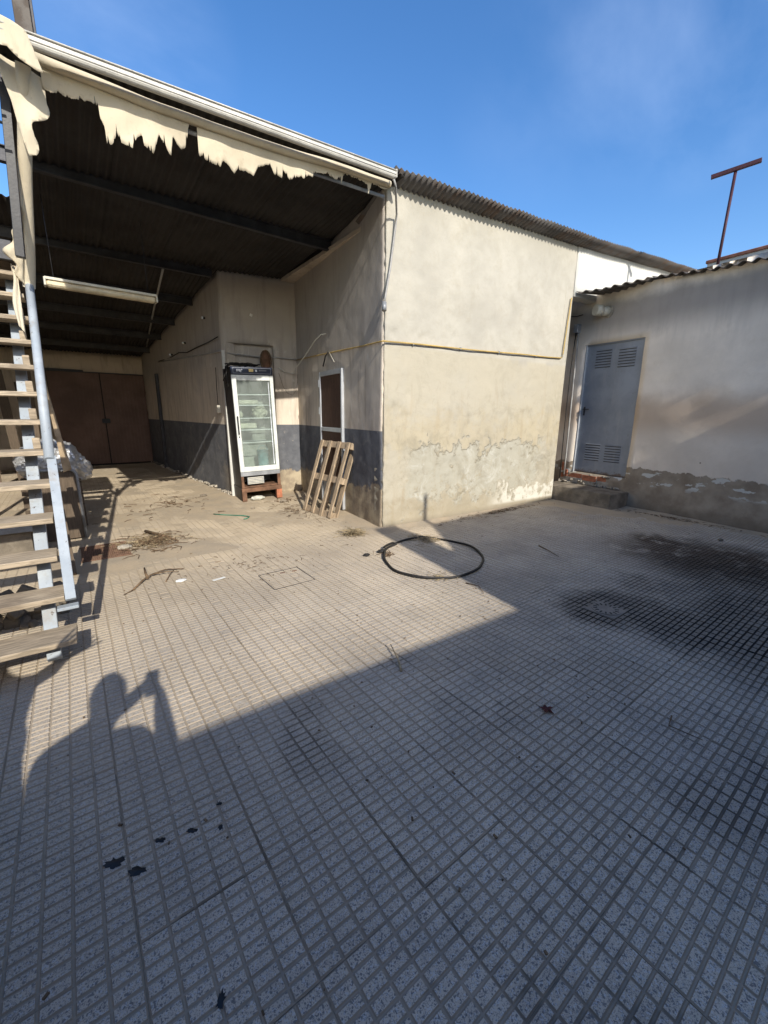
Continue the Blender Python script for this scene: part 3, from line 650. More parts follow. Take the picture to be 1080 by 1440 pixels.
wc = tube('white_cable', [ip(1.79, .03, 2.81), ip(1.85, .09, 2.80), ip(2.0, .14, 2.72), ip(2.3, .2, 2.52), ip(2.7, .22, 2.36), ip(3.0, .16, 2.30), ip(3.2, .05, 2.31), (.2, 3.22, 2.30), (.08, 3.26, 2.33), (-.03, 3.28, 2.40)], .008, M['pvc'], n=6); tag(wc, 'loose pale cable drooping from the side wall into the corner', 'cable')
wd = tube('thin_wire', [(.33, 3.2, 2.29), (.3, 3.22, 2.0), (.22, 3.23, 1.90), (.12, 3.24, 1.93), (.04, 3.25, 2.05), (-.03, 3.27, 2.3)], .003, M['black_rubber'], n=5); tag(wd, 'thin dark wire looped on the corner wall beside the fridge', 'wire')
wb = empty('wire_hanger', ip(1.65, .04, 2.40), 'bent wire and dark hook above the inner door', 'hook')
tube('hook', [ip(.2, .02, -.08), ip(.05, .04, .06), ip(-.04, .02, .12)], .012, M['black_rubber'], wb, 6); tube('wire', [ip(-.04, .02, .12), ip(-.25, .02, -.06)], .004, M['pvc'], wb, 5)
tl = empty('junction_box', (-1.02, 3.86, 1.62), 'small yellowed switch box with cord on the inner wall left of the fridge', 'switch box')
box('cover', (0, 0, 0), (.06, .07, .14), M['pvc'], tl); tube('cord', [(0, 0, .07), (0, .01, .4), (.01, 0, .75)], .006, M['black_rubber'], tl, 5)
wn = empty('wicker_basket', (-.26, 3.33, 2.50), 'dark oval basket hanging on the recess wall over the fridge', 'basket')
bm = bmesh.new(); bmesh.ops.create_uvsphere(bm, u_segments=14, v_segments=9, radius=1); bmesh.ops.scale(bm, vec=(.10, .05, .19), verts=bm.verts); from_bm('basket_body', bm, M['rust_wood'], wn, True)
tube('basket_rim', [(.1 * math.cos(a), -.045, .18 * math.sin(a)) for a in [i * math.pi / 8 for i in range(16)]], .012, M['twig'], wn, 6, True)
pl_ = box('wall_plug', (-.45, 3.40, 3.27), (.045, .02, .04), M['paper'], None, (0, .4, 0)); tag(pl_, 'small white scrap fixed high on the recess wall', 'fitting')
# bulbs / spots on the long wall
for i, (y, z) in enumerate(((4.25, 3.28), (5.6, 2.99), (6.7, 2.86))):
    t = empty('bulb_holder', (-1.06 - .06 * (y - 4), y, z), ['pale bulb holder highest on the dim inner wall', 'pale bulb holder above the black cable on the inner wall', 'pale bulb holder farthest back on the inner wall'][i], 'lamp holder', group='bulb holders on the inner wall')
    bm = bmesh.new(); bmesh.ops.create_uvsphere(bm, u_segments=10, v_segments=6, radius=.024); from_bm('bulb', bm, M['sticker_white'], t, True); tube('socket', [(.05, 0, .0), (.015, 0, 0)], .02, M['black_plastic'], t, 8)

# ------------------------------------------------------------------ gutter and downpipe
gu = empty('gutter', wp(-3.3, .38, 4.07), 'white half-round gutter along the front edge of the shed roof', 'gutter')
def gx(s): return wp(s, .36, 4.040 + .018 * (s + 3.3)) - gu.location
bm = bmesh.new(); rings = []
for i in range(41):
    s = -3.36 + 3.24 * i / 40; c0 = gx(s); ring = []
    prof = [(.040, .034), (.033, .032)] + [(.033 * math.cos(a), .034 * math.sin(a)) for a in [math.pi * q / 8 * -1 for q in range(9)]] + [(-.033, .025)]
    prof2 = [(-.030, .025)] + [(-.030 * math.cos(a), .031 * math.sin(a)) for a in [-math.pi * q / 8 for q in range(9)]] + [(.030, .029), (.040, .031)]
    for (a, b) in prof + prof2: ring.append(bm.verts.new(c0 + nf * a + Vector((0, 0, b))))
    rings.append(ring)
for A_, B_ in zip(rings, rings[1:]):
    n_ = len(A_)
    for q in range(n_): bm.faces.new((A_[q], A_[(q + 1) % n_], B_[(q + 1) % n_], B_[q]))
for r_ in (rings[0], rings[-1]): bm.faces.new(r_)
bmesh.ops.recalc_face_normals(bm, faces=bm.faces); from_bm('channel', bm, M['gutter'], gu)
c0 = gx(-.115); o = box('end_cap', c0 + Vector((0, 0, .01)), (.012, .085, .08), M['gutter'], gu, (0, 0, R(-3.3)))
tube('rim_bead', [gx(-3.36) + nf * .040 + Vector((0, 0, .035)), gx(-.12) + nf * .040 + Vector((0, 0, .035))], .006, M['gutter'], gu, 8)
tube('rim_bead', [gx(-3.36) + nf * .0335 + Vector((0, 0, .0)), gx(-.12) + nf * .0335 + Vector((0, 0, .0))], .005, M['gutter'], gu, 8)
dp = empty('downpipe', wp(0, .1, 4), 'thin grey drain hose from the gutter end down the wall corner', 'downpipe')
q = lambda s, o_, z: wp(s, o_, z) - dp.location
tube('hose', [q(-.14, .38, 4.05), q(-.10, .36, 4.0), q(.05, .16, 3.93), q(.12, .07, 3.88), q(.11, .05, 3.7), q(.05, .05, 3.3), q(-.01, .05, 3.0), q(-.04, .05, 2.86)], .012, M['pipe'], dp, 8)
tube('nozzle', [q(-.04, .06, 2.90), q(-.05, .08, 2.80)], .03, M['steel_grey'], dp, 10)

# ------------------------------------------------------------------ torn awning
AW = empty('torn_awning', wp(-1.6, .2, 4.0), 'torn beige awning valance hanging under the gutter with a draped flap at its left end', 'awning')
LOW = [(-3.165, 3.875), (-2.823, 3.902), (-2.82, 3.815), (-2.796, 3.771), (-2.794, 3.662), (-2.747, 3.681), (-2.717, 3.746), (-2.692, 3.689), (-2.614, 3.678), (-2.575, 3.765), (-2.533, 3.792), (-2.528, 3.724), (-2.459, 3.69), (-2.407, 3.832), (-2.384, 3.799), (-2.322, 3.71), (-2.301, 3.846), (-2.237, 3.793), (-2.196, 3.811), (-2.172, 3.948), (-2.163, 3.978), (-2.1, 3.978), (-2.098, 3.782), (-2.044, 3.766), (-1.912, 3.744), (-1.896, 3.798), (-1.793, 3.739), (-1.751, 3.784), (-1.608, 3.768), (-1.57, 3.842), (-1.457, 3.892), (-1.412, 3.822), (-1.333, 3.82), (-1.313, 3.874), (-1.246, 3.826), (-1.162, 3.861), (-1.093, 3.874), (-1.061, 3.913), (-1.007, 3.904), (-.99, 3.946), (-.846, 3.98), (-.739, 3.955), (-.705, 3.985), (-.681, 3.94), (-.654, 4.03), (-.499, 4.03), (-.364, 4.01), (-.35, 3.922), (-.309, 4.03), (-.235, 4.035), (-.14, 4.02), (-.084, 4.04)]
TOP = [(-3.165, 4.03), (-2.7, 4.01), (-2.17, 3.998), (-1.31, 4.02), (-.77, 4.055), (-.08, 4.065)]
def interp(P, s):
    if s <= P[0][0]: return P[0][1]
    for (a, b), (c, d_) in zip(P, P[1:]):
        if s <= c: return b + (d_ - b) * (s - a) / max(1e-6, c - a)
    return P[-1][1]
rs = random.Random(5); SL = [(rs.uniform(-2.85, -.5), rs.uniform(.02, .09), rs.uniform(.002, .008)) for _ in range(30)]
bm = bmesh.new(); cols = []; NS = 1100; NR = 8
for i in range(NS + 1):
    s = -3.165 + (3.08) * i / NS; zt, zb = interp(TOP, s), interp(LOW, s)
    zb += .010 * nz3(s * 40, 0, 3) + .006 * nz3(s * 110, 1, 3)
    zb += .022 * max(0, nz3(s * 22, 7.7, 0)) + .03 * max(0, nz3(s * 60, 2.7, 0) - .25) * 2
    for (c0_, dp_, w_) in SL:
        if abs(s - c0_) < w_: zb += dp_ * (1 - abs(s - c0_) / w_)
    zb = min(zb, zt - .02); col = []
    for r_ in range(NR + 1):
        f = r_ / NR; z = zt + (zb - zt) * f; dep = zt - z
        off = .2 + .012 * math.sin(s * 9 + nz3(s * 2, 0, 0) * 3) * (dep / .2) + .03 * nz3(s * 6, z * 6, 8) * (dep / .25) - .03 * dep / .2
        col.append(bm.verts.new(wp(s, off, z) - AW.location))
    cols.append(col)
for A_, B_ in zip(cols, cols[1:]):
    for r_ in range(NR): bm.faces.new((A_[r_], B_[r_], B_[r_ + 1], A_[r_ + 1])).smooth = True
o = from_bm('valance', bm, M['fabric'], AW); md = o.modifiers.new('thick', 'SOLIDIFY'); md.thickness = .002
o = from_bm('front_roll', bmesh.new(), M['fabric'], AW); bm = bmesh.new()
add_tube(bm, [wp(s, .215 + .006 * nz3(s * 4, 1, 1), interp(TOP, s) + .012 + .01 * nz3(s * 3, 0, 1)) - AW.location for s in [-3.18 + .1 * i for i in range(32)]], .034, 12)
bm.to_mesh(o.data); bm.free(); o.data.materials.append(M['fabric']) if not o.data.materials else None
tube('awning_bar', [wp(-3.2, .12, 3.95) - AW.location, wp(-.1, .12, 3.99) - AW.location], .018, M['steel_grey'], AW, 8)
def cloth(name, poly, off, par, orig, amp=.02, mat=None, res=.02, plane=None, th=.0025):
    """cloth cut to outline poly (s,z), gridded, rippled"""
    mat = mat or M['fabric']; P = plane or wp
    bm = bmesh.new(); vsx = [bm.verts.new((a, b, 0)) for a, b in poly]; bm.faces.new(vsx)
    a0, a1 = min(a for a, _ in poly), max(a for a, _ in poly); b0, b1 = min(b for _, b in poly), max(b for _, b in poly)
    n_ = max(2, int((a1 - a0) / res)); m_ = max(2, int((b1 - b0) / res))
    for i in range(1, n_): bmesh.ops.bisect_plane(bm, geom=bm.verts[:] + bm.edges[:] + bm.faces[:], plane_co=(a0 + (a1 - a0) * i / n_, 0, 0), plane_no=(1, 0, 0))
    for i in range(1, m_): bmesh.ops.bisect_plane(bm, geom=bm.verts[:] + bm.edges[:] + bm.faces[:], plane_co=(0, b0 + (b1 - b0) * i / m_, 0), plane_no=(0, 1, 0))
    bmesh.ops.triangulate(bm, faces=bm.faces)
    for v in bm.verts:
        s, z = v.co.x, v.co.y; o_ = off + amp * (math.sin(s * 38 + nz3(s * 3, z * 3, 1) * 4) * .6 + nz3(s * 7, z * 4, 3) * 1.2)
        v.co = P(s, o_, z) - orig
    for f in bm.faces: f.smooth = True
    o = from_bm(name, bm, mat, par); md = o.modifiers.new('thick', 'SOLIDIFY'); md.thickness = th; return o
def curve(p0, p1, p2, n_=8): return [((1 - t) ** 2 * p0[0] + 2 * t * (1 - t) * p1[0] + t * t * p2[0], (1 - t) ** 2 * p0[1] + 2 * t * (1 - t) * p1[1] + t * t * p2[1]) for t in [i / n_ for i in range(n_ + 1)]]
FL = [(-3.62, 4.20), (-3.343, 4.115), (-3.21, 4.078), (-3.145, 3.872)] + curve((-3.15, 3.868), (-3.24, 3.86), (-3.325, 3.955)) + [(-3.37, 3.945), (-3.62, 4.0)]
o = cloth('draped_flap', FL, .40, AW, AW.location, .012)
CU = [(-3.43, 4.03), (-3.15, 3.95), (-3.155, 3.84)] + curve((-3.155, 3.80), (-3.12, 3.72), (-3.20, 3.675), 6) + curve((-3.225, 3.66), (-3.28, 3.64), (-3.262, 3.58), 5) + curve((-3.26, 3.56), (-3.225, 3.48), (-3.265, 3.44), 5) + [(-3.31, 3.42), (-3.34, 3.55), (-3.365, 3.75)]
cloth('hanging_curtain', CU, .17, AW, AW.location, .018)

# ------------------------------------------------------------------ stair
SX, SY, SZ, RUN, RISE = -3.514, -1.597, .234, .192, .21
ST2 = empty('stair', (-4.0, -1.4, 0), 'steep open stair with pale blue flaking steel stringers and rough wooden treads', 'stair')
def sp(k_, dx=0, dy=0, dz=0): return Vector((SX + dx, SY + RUN * k_ + dy, SZ + RISE * k_ + dz)) - ST2.location
NT = 13; WID = .98
for k_ in range(NT):
    rnd = random.Random(k_ + 50); L = WID + rnd.uniform(-.01, .02); dpt = .215 if k_ else .235
    bm = bmesh.new(); n_ = 14; prof = []
    for i in range(n_ + 1):
        f = i / n_; x = -L + L * f
        ef = .006 * nz3(x * 5, k_, 0) ; eb = .006 * nz3(x * 5, k_, 4)
        if i == n_: x += rnd.uniform(-.012, .012)
        prof.append([bm.verts.new((x, ef, 0)), bm.verts.new((x + rnd.uniform(-.003, .003) * (i == n_), dpt + eb, .003)), bm.verts.new((x, dpt + eb, -.032)), bm.verts.new((x, ef, -.034))])
    for A_, B_ in zip(prof, prof[1:]):
        for q_ in range(4): bm.faces.new((A_[q_], A_[(q_ + 1) % 4], B_[(q_ + 1) % 4], B_[q_]))
    bm.faces.new(prof[0]); bm.faces.new(prof[-1][::-1]); bmesh.ops.recalc_face_normals(bm, faces=bm.faces)
    bmesh.ops.bevel(bm, geom=[e for e in bm.edges if abs((e.verts[0].co - e.verts[1].co).x) > .03], offset=.003, segments=1, affect='EDGES')
    o = from_bm('tread', bm, M['tread'], ST2); o.location = sp(k_, .012 if k_ else .03, rnd.uniform(-.006, .006), 0); o.rotation_euler = (rnd.gauss(0, .012), rnd.gauss(0, .006), rnd.gauss(0, .010) if k_ else -.03)
    if k_ == 0: o['label'] = 'lowest tread, a thicker split board'
    for xx in (-.07,):
        c_ = box('cleat', sp(k_, -.035, .165, .045), (.045, .03, .08), M['tread'], ST2) if k_ > 4 else None
# inner box stringers under the treads
def skp(yv, dx, dz):   # point on slope line through foot
    return Vector((SX + dx, yv, (yv + 1.50) * RISE / RUN + dz)) - ST2.location
for dx in (-.085, -.90):
    beam_between('stringer', skp(-1.455, dx, 0.02), skp(-1.455 + RUN * 12.6, dx, .02), .072, .055, M['blue_paint'], ST2)['label'] = 'pale blue box stringer'
# outer angle and round pipe on the right-hand ends
beam_between('edge_angle', sp(.9, .042, 0, 0), sp(4.75, .042, 0, .01), .055, .03, M['blue_paint'], ST2, .002)['label'] = 'pale blue angle iron at the tread ends'
box('foot_plate', sp(.85, .02, .05, -.05), (.11, .06, .02), M['blue_paint'], ST2)
tube('rail_pipe', [sp(4.62, .032, 0, .02), sp(12.6, .062, 0, .02)], .031, M['blue_paint'], ST2, 16)['label'] = 'thick pale blue pipe along the tread ends'
# tan cloth wrapped round the upper pipe
PT, PB = Vector((-3.268, 0, 3.99)), Vector((-3.462, .60, 2.62))
def polep(f): return PB.lerp(PT, f)
bm = bmesh.new(); add_tube(bm, [polep(f) - AW.location + Vector((.004 * math.sin(f * 9), 0, 0)) for f in [i / 24 for i in range(25)]], .045, 14); from_bm('drop_arm', bm, M['fabric'], AW)['label'] = 'tan pole wrapped in awning cloth'
rows_ = []; bm = bmesh.new()
for i in range(49):
    f = -.12 + .50 * i / 48; c_ = polep(f) - AW.location; wv_ = .03 + .075 * math.exp(-((f - .14) / .07) ** 2) + .02 * math.sin(f * 60)
    if f < 0: c_ = sp(12 + f * 24, .02, 0, .02) + ST2.location - AW.location; wv_ = .04 + .012 * math.sin(f * 60)
    rows_.append([bm.verts.new(c_ + Vector((-.03 - wv_ * q_ / 5, -.05 + .012 * math.sin(q_ * 2 + f * 30), .01 * q_))) for q_ in range(6)])
for A_, B_ in zip(rows_, rows_[1:]):
    for q_ in range(5): bm.faces.new((A_[q_], A_[q_ + 1], B_[q_ + 1], B_[q_])).smooth = True
o = from_bm('cloth_tail', bm, M['fabric'], AW); md = o.modifiers.new('t', 'SOLIDIFY'); md.thickness = .003
ld = empty('landing', (-4.1, 1.7, 3.0), 'dark steel landing at the head of the stair', 'landing')
for i in range(7): box('deck_board', (0, -.72 + i * .24, .0), (1.1, .225, .04), M['board'], ld)
box('edge_beam', (0, -.86, -.05), (1.12, .05, .16), M['steel_dark'], ld); box('edge_beam', (0, .86, -.05), (1.12, .05, .16), M['steel_dark'], ld); box('side_beam', (.555, 0, -.06), (.05, 1.66, .12), M['steel_dark'], ld)
for sy in (-.8, .8): box('leg', (-.5, sy, -1.55), (.07, .07, 2.86), M['steel_dark'], ld)
# dark railing left of the stair top
RL = empty('upper_railing', (-3.5, 0, 2.9), 'dark steel post with thin level bars at the top of the stair', 'railing')
beam_between('post', Vector((-3.372, .195, 4.25)) - RL.location, Vector((-3.474, .20, 2.75)) - RL.location, .06, .06, M['black_plastic'], RL)
for z, zr in ((4.04, 4.035), (3.80, 3.80), (3.58, 3.575)):
    tube('bar', [Vector((-3.44, 0, zr)) - RL.location, Vector((-4.5, -.02, z - .01)) - RL.location], .010, M['steel_dark'], RL, 8)
# steel post rising above the gutter
up = empty('roof_post', (-3.22, .25, 4.1), 'grey steel post standing above the left end of the gutter', 'post')
box('tube', (0, 0, .55), (.10, .09, 1.3), M['roof_r'], up); box('side_strip', (.062, 0, .55), (.018, .09, 1.3), M['steel_dark'], up)

# ------------------------------------------------------------------ things stacked by the stair
pn = empty('framed_panel', (-3.55, 1.74, 0), 'brown board with rounded tube frame standing behind the stair, sun patches on it', 'panel')
bm = bmesh.new(); add_box(bm, (0, .015, .44), (.40, .02, .84), None, .006); from_bm('board', bm, M['board'], pn)
pts = [(-.22, 0, .02), (-.22, 0, .80)] + [(-.22 + .08 * (1 - math.cos(a)), 0, .80 + .08 * math.sin(a)) for a in [math.pi / 2 * i / 5 for i in range(1, 6)]] + [(.13 + .08 * math.sin(a), 0, .80 + .08 * math.cos(a)) for a in [math.pi / 2 * i / 5 for i in range(6)]] + [(.21, 0, .02)]
tube('tube_frame', pts, .017, M['steel_grey'], pn, 8)
pk = beam_between('leaning_plank', (-3.49, .35, .0), (-3.53, 1.1, 1.05), .05, .10, M['board']); tag(pk, 'dark weathered plank leaning against the stair side', 'plank')
cr = empty('crate', (-3.62, 2.62, 0), 'old wooden crate under the silver sheeting behind the stair', 'crate')
for i in range(4): box('slat', (0, -.22, .08 + i * .16), (.62, .02, .13), M['board'], cr)
for i in range(4): box('slat', (.31, 0, .08 + i * .16), (.02, .44, .13), M['board'], cr)
box('lid', (0, 0, .665), (.64, .46, .03), M['board'], cr)
bm = bmesh.new(); bmesh.ops.create_icosphere(bm, subdivisions=5, radius=1)
for v in bm.verts:
    c_ = v.co.copy(); k_ = 1 + .18 * mnoise.noise(c_ * 2.1) + .16 * abs(mnoise.noise(c_ * 4.2)) + .10 * abs(mnoise.noise(c_ * 9)) + .05 * abs(mnoise.noise(c_ * 19))
    v.co = Vector((c_.x * .36 * k_, c_.y * .3 * k_, c_.z * .27 * k_ - .16 * max(0, c_.x) ** 2))
o = from_bm('silver_sheeting', bm, M['foil']); o.location = (-3.56, 2.55, .90); tag(o, 'crumpled silver plastic sheeting heaped behind the stair', 'plastic sheet')
def yp(s, off, z): return Vector((s, 1.6 - off, z))
o = cloth('hanging_cloth', [(-3.53, 2.0), (-3.50, 2.02), (-3.47, 1.75), (-3.425, 1.3), (-3.375, .89), (-3.46, .86), (-3.47, 1.1), (-3.49, 1.5)], 0, None, Vector((0, 0, 0)), .015, M['tan_cloth'], .025, yp); tag(o, 'strip of tan cloth hanging beside the stair pipe', 'cloth')
for i, (x, y, z, wz, rz) in enumerate(((-3.95, 6.9, 1.25, .22, .03), (-4.30, 7.1, 1.2, .16, -.04), (-4.62, 6.8, 1.15, .20, .05), (-4.1, 8.4, 1.1, .14, -.03))):
    o = box('standing_board', (x, y, z), (wz, .03, z * 2 - .02), M['board'], None, (R(-5), rz, .1)); tag(o, ['wide board standing behind the stair, nearest the pipe', 'narrow board standing behind the stair', 'leftmost board standing behind the stair', 'narrow board farthest back behind the stair'][i], 'board', group='boards standing behind the stair')
o = box('low_shelf', (-4.3, 1.2, .38), (1.2, .5, .06), M['steel_grey'], None); 
tag(o, 'low grey slab lying in the shade under the stair', 'slab')
o = box('block', (-4.3, 1.2, .17), (1.0, .4, .34), M['concrete']); tag(o, 'rough concrete block in the shade under the stair', 'block')
bm = bmesh.new()
for k_ in range(60): add_box(bm, (random.uniform(-.55, .5), random.uniform(-.25, .25), random.uniform(.0, .12)), (random.uniform(.04, .14),) * 3, Matrix.Rotation(random.random() * 6, 3, Vector((random.random(), random.random(), 1))), .008)
o = from_bm('rubble', bm, M['concrete']); o.location = (-4.05, -.45, 0); tag(o, 'rubble heap in the shade under the lowest treads', 'rubble', kind='stuff')

# ------------------------------------------------------------------ display fridge
FZ = empty('display_fridge', (-1.0, 2.82, 0), 'old white glass-door drinks fridge with dark header, tilted, on a rusty base', 'fridge', R(-4.4))
FZ.rotation_euler = (0, -.028, R(-4.4))
Wf, Df, Hf = .708, .60, 2.31
def fb(name, x0_, x1_, y0_, y1_, z0_, z1_, mat, par=FZ, bev=.003): return box(name, ((x0_ + x1_) / 2, (y0_ + y1_) / 2, (z0_ + z1_) / 2), (x1_ - x0_, y1_ - y0_, z1_ - z0_), mat, par, None, bev)
fb('side_panel', 0, .02, .03, Df, .24, Hf, M['fridge_side']); fb('side_panel', Wf - .02, Wf, .03, Df, .24, Hf, M['fridge_side'])
fb('back_panel', .021, Wf - .021, Df - .03, Df, .24, Hf - .002, M['fridge_in']); fb('top_panel', .021, Wf - .021, .035, Df - .031, Hf - .03, Hf - .002, M['fridge_side'])
fb('liner', .0215, .045, .045, Df - .031, .535, 2.12, M['fridge_in']); fb('liner', Wf - .045, Wf - .0215, .045, Df - .031, .535, 2.12, M['fridge_in'])
fb('floor_panel', .0215, Wf - .0215, .04, Df - .031, .50, .534, M['fridge_in']); fb('ceiling_panel', .0215, Wf - .0215, .04, Df - .031, 2.121, 2.16, M['fridge_in'])
hd = fb('header', 0, Wf, 0, .034, 2.185, Hf, M['header'], FZ, .006)
def mark(name, x, z, w_, h_, mat): box(name, (x - Wf / 2, -.020, z - (2.185 + Hf) / 2), (w_, .004, h_), mat, hd, None, 0)
mark('frame_line', .354, 2.292, .64, .006, M['steel_grey']); mark('frame_line', .354, 2.204, .64, .006, M['steel_grey']); mark('frame_line', .036, 2.248, .006, .082, M['steel_grey']); mark('frame_line', .672, 2.248, .006, .082, M['steel_grey'])
for x, w_, h_, dz in ((.10, .018, .035, 0), (.122, .014, .03, .004), (.142, .016, .04, -.002), (.162, .012, .045, -.008), (.18, .014, .02, .012)): mark('logo_stroke', x, 2.25 + dz, w_, h_, M['sticker_white'])
mark('sticker', .335, 2.252, .075, .045, M['sticker_yellow']); mark('sticker', .42, 2.25, .03, .035, M['sticker_white'])
for i in range(6): mark('print', .48 + i * .022, 2.256, .012, .022, M['steel_grey'])
dr2 = empty('fridge_door', (0, 0, 0), None, None); dr2.parent = FZ
def fd(name, x0_, x1_, z0_, z1_, mat, y0_=0, y1_=.04): return fb(name, x0_, x1_, y0_, y1_, z0_, z1_, mat, dr2, .006)
fd('door_stile', 0, .075, .53, 2.178, M['white_paint']); fd('door_stile', Wf - .06, Wf, .53, 2.178, M['white_paint'])
fd('door_rail', .0755, Wf - .0605, 2.09, 2.178, M['white_paint']); fd('door_rail', .0755, Wf - .0605, .53, .62, M['white_paint'])
fd('glass', .076, Wf - .061, .6205, 2.0895, M['glass'], .015, .022)
fd('gasket_strip', Wf - .095, Wf - .085, .64, 2.07, M['sticker_white'], .008, .014)
hh = fd('handle', .022, .044, 1.19, 1.50, M['black_plastic'], -.03, -.012); fd('handle_mount', .026, .040, 1.20, 1.23, M['black_plastic'], -.012, .0); fd('handle_mount', .026, .040, 1.46, 1.49, M['black_plastic'], -.012, .0)
fd('lock', .028, .044, 1.13, 1.16, M['black_plastic'], -.008, 0)
for z in (1.86, 1.68, 1.46, 1.26, 1.04):
    bm = bmesh.new(); add_box(bm, (Wf / 2, .08, z), (Wf - .10, .012, .014)); add_box(bm, (Wf / 2, Df - .06, z), (Wf - .10, .012, .014))
    for i in range(15): add_box(bm, (.06 + i * (Wf - .12) / 14, .30, z), (.006, .46, .006))
    from_bm('wire_shelf', bm, M['sticker_white'], FZ)
fb('lower_fascia', 0, Wf, .0, .03, .455, .527, M['steel_grey']); fb('lower_post', 0, .045, 0, .03, .24, .454, M['rust_wood']); fb('lower_post', Wf - .055, Wf, 0, .03, .24, .454, M['rust_wood'])
fb('compartment_floor', .0215, Wf - .0215, .031, Df - .031, .24, .262, M['rust_wood'])
gr_ = fb('condenser_grille', .12, .42, .06, .10, .29, .43, M['steel_grey'])
for i in range(5): box('fin', (0, -.024, -.055 + i * .027), (.28, .010, .012), M['pvc'], gr_, None, 0)
bs = fb('base_rail', -.01, Wf + .01, -.01, .03, .165, .238, M['rust_wood']); fb('base_leg', -.01, .07, -.01, .06, 0, .164, M['rust_wood']); fb('base_leg', Wf - .09, Wf + .01, -.01, .06, 0, .164, M['brick'])
fb('base_side', -.01, .03, .065, Df, 0, .238, M['fridge_side']); fb('base_side', Wf - .03, Wf + .01, .065, Df, 0, .238, M['fridge_side'])
FM = Matrix.Translation((-1.0, 2.82, 0)) @ Matrix.Rotation(R(-4.4), 4, 'Z') @ Matrix.Rotation(-.028, 4, 'Y')
def inside(name, x, y, z, bm, mat, label, cat, smooth=True):
    o = from_bm(name, bm, mat, None, smooth); o.matrix_world = FM @ Matrix.Translation((x, y, z)); return tag(o, label, cat)
bm = bmesh.new(); add_tube(bm, [(0, 0, 0), (0, 0, .34)], .085, 16, taper=1.25); add_tube(bm, [(.09 * math.cos(a), 0, .34 + .08 * math.sin(a)) for a in [math.pi * i / 8 for i in range(9)]], .006, 6)
inside('bucket', .49, .25, .54, bm, M['tub'], 'pale blue bucket standing at the bottom of the fridge', 'bucket')
def crumple(sx, sy, sz, f=2.4):
    bm = bmesh.new(); bmesh.ops.create_icosphere(bm, subdivisions=4, radius=1)
    for v in bm.verts:
        c_ = v.co.copy(); k_ = 1 + .25 * mnoise.noise(c_ * f) + .12 * mnoise.noise(c_ * f * 3); v.co = Vector((c_.x * sx * k_, c_.y * sy * k_, max(-1, c_.z) * sz * k_))
    return bm
inside('plastic_bag', .50, .26, 1.56, crumple(.13, .12, .12), M['bagp'], 'crumpled pale plastic bag on the middle fridge shelf', 'bag')
bm = bmesh.new(); add_box(bm, (0, 0, .05), (.30, .30, .09), None, .01); inside('plastic_box', .24, .28, 1.275, bm, M['bagp'], 'flat pale box on the fourth fridge shelf', 'box', False)
bm = bmesh.new(); add_box(bm, (0, 0, .04), (.34, .30, .07), None, .01); inside('tray', .28, .28, 1.695, bm, M['bagp'], 'low pale tray on the second fridge shelf', 'tray', False)
inside('jug', .16, .25, 1.53, crumple(.035, .035, .06, 1.2), M['bagp'], 'small pale jug left of the bag in the fridge', 'jug')
bm = bmesh.new(); add_box(bm, (0, 0, .02), (.22, .28, .04), None, .01); inside('paper_pile', .22, .26, .54, bm, M['paper'], 'white papers lying at the bottom left of the fridge', 'papers', False)
# tangled dark stuff on top of the fridge and junk beneath
o = empty('cable_tangle', FM @ Vector((.12, .2, 2.33)), 'dark tangle of cable lying on the fridge top, hanging down its left side', 'cable')
for i in range(5):
    pts = [(-.10 + .5 * f + .02 * math.sin(f * 9 + i), -.12 + .06 * i + .05 * math.sin(f * 7 + i * 2), .02 + .03 * abs(math.sin(f * 8 + i))) for f in [q_ / 12 for q_ in range(13)]]
    if i < 3: pts = [(-.16 - .02 * i, -.1 + .06 * i, -.35 + .05 * i), (-.17, -.1 + .06 * i, -.15), (-.15, -.1 + .06 * i, -.02)] + pts
    tube('strand', pts, .012, M['black_rubber'], o, 6)
o = from_bm('rag', crumple(.12, .06, .04), M['bagp'], None, True); o.location = (-.72, 2.85, .04); tag(o, 'pale rag lying under the fridge base', 'rag')

# ------------------------------------------------------------------ pallet
PL = empty('pallet', (-.33, .9, 0), 'light wooden pallet leaning on the side wall in front of the inner door', 'pallet')
base = Vector((-.33, .90, 0)); topv = Vector((.065, .86, 1.135)); aU = (topv - base).normalized(); aV = Vector((-.06, .82, 0)).normalized(); aN = aU.cross(aV).normalized()
if aN.x > 0: aN = -aN
PM = Matrix((aV, aN, aU)).transposed()
def pb(name, v0, v1, n0, n1, u0, u1):
    bm = bmesh.new(); add_box(bm, (0, 0, 0), (v1 - v0, n1 - n0, u1 - u0), None, .003); o = from_bm(name, bm, M['pallet'], PL)
    o.location = aV * (v0 + v1) / 2 + aN * (n0 + n1) / 2 + aU * (u0 + u1) / 2; o.rotation_euler = PM.to_euler(); return o
for v in (0, .240, .485, .73): pb('board', v, v + .072, .0, .024, .0 + random.uniform(-.01, .01), 1.2)
for u0 in (.0, .55, 1.10): pb('cross_board', 0, .80, -.024, -.001, u0, u0 + .10)
for u0 in (.0, .55, 1.10):
    for v in (.0, .35, .70): pb('block', v, v + .10, -.105, -.025, u0 + .002, u0 + .098)
for v in (0, .35, .70): pb('runner', v, v + .10, -.128, -.106, 0, 1.2)

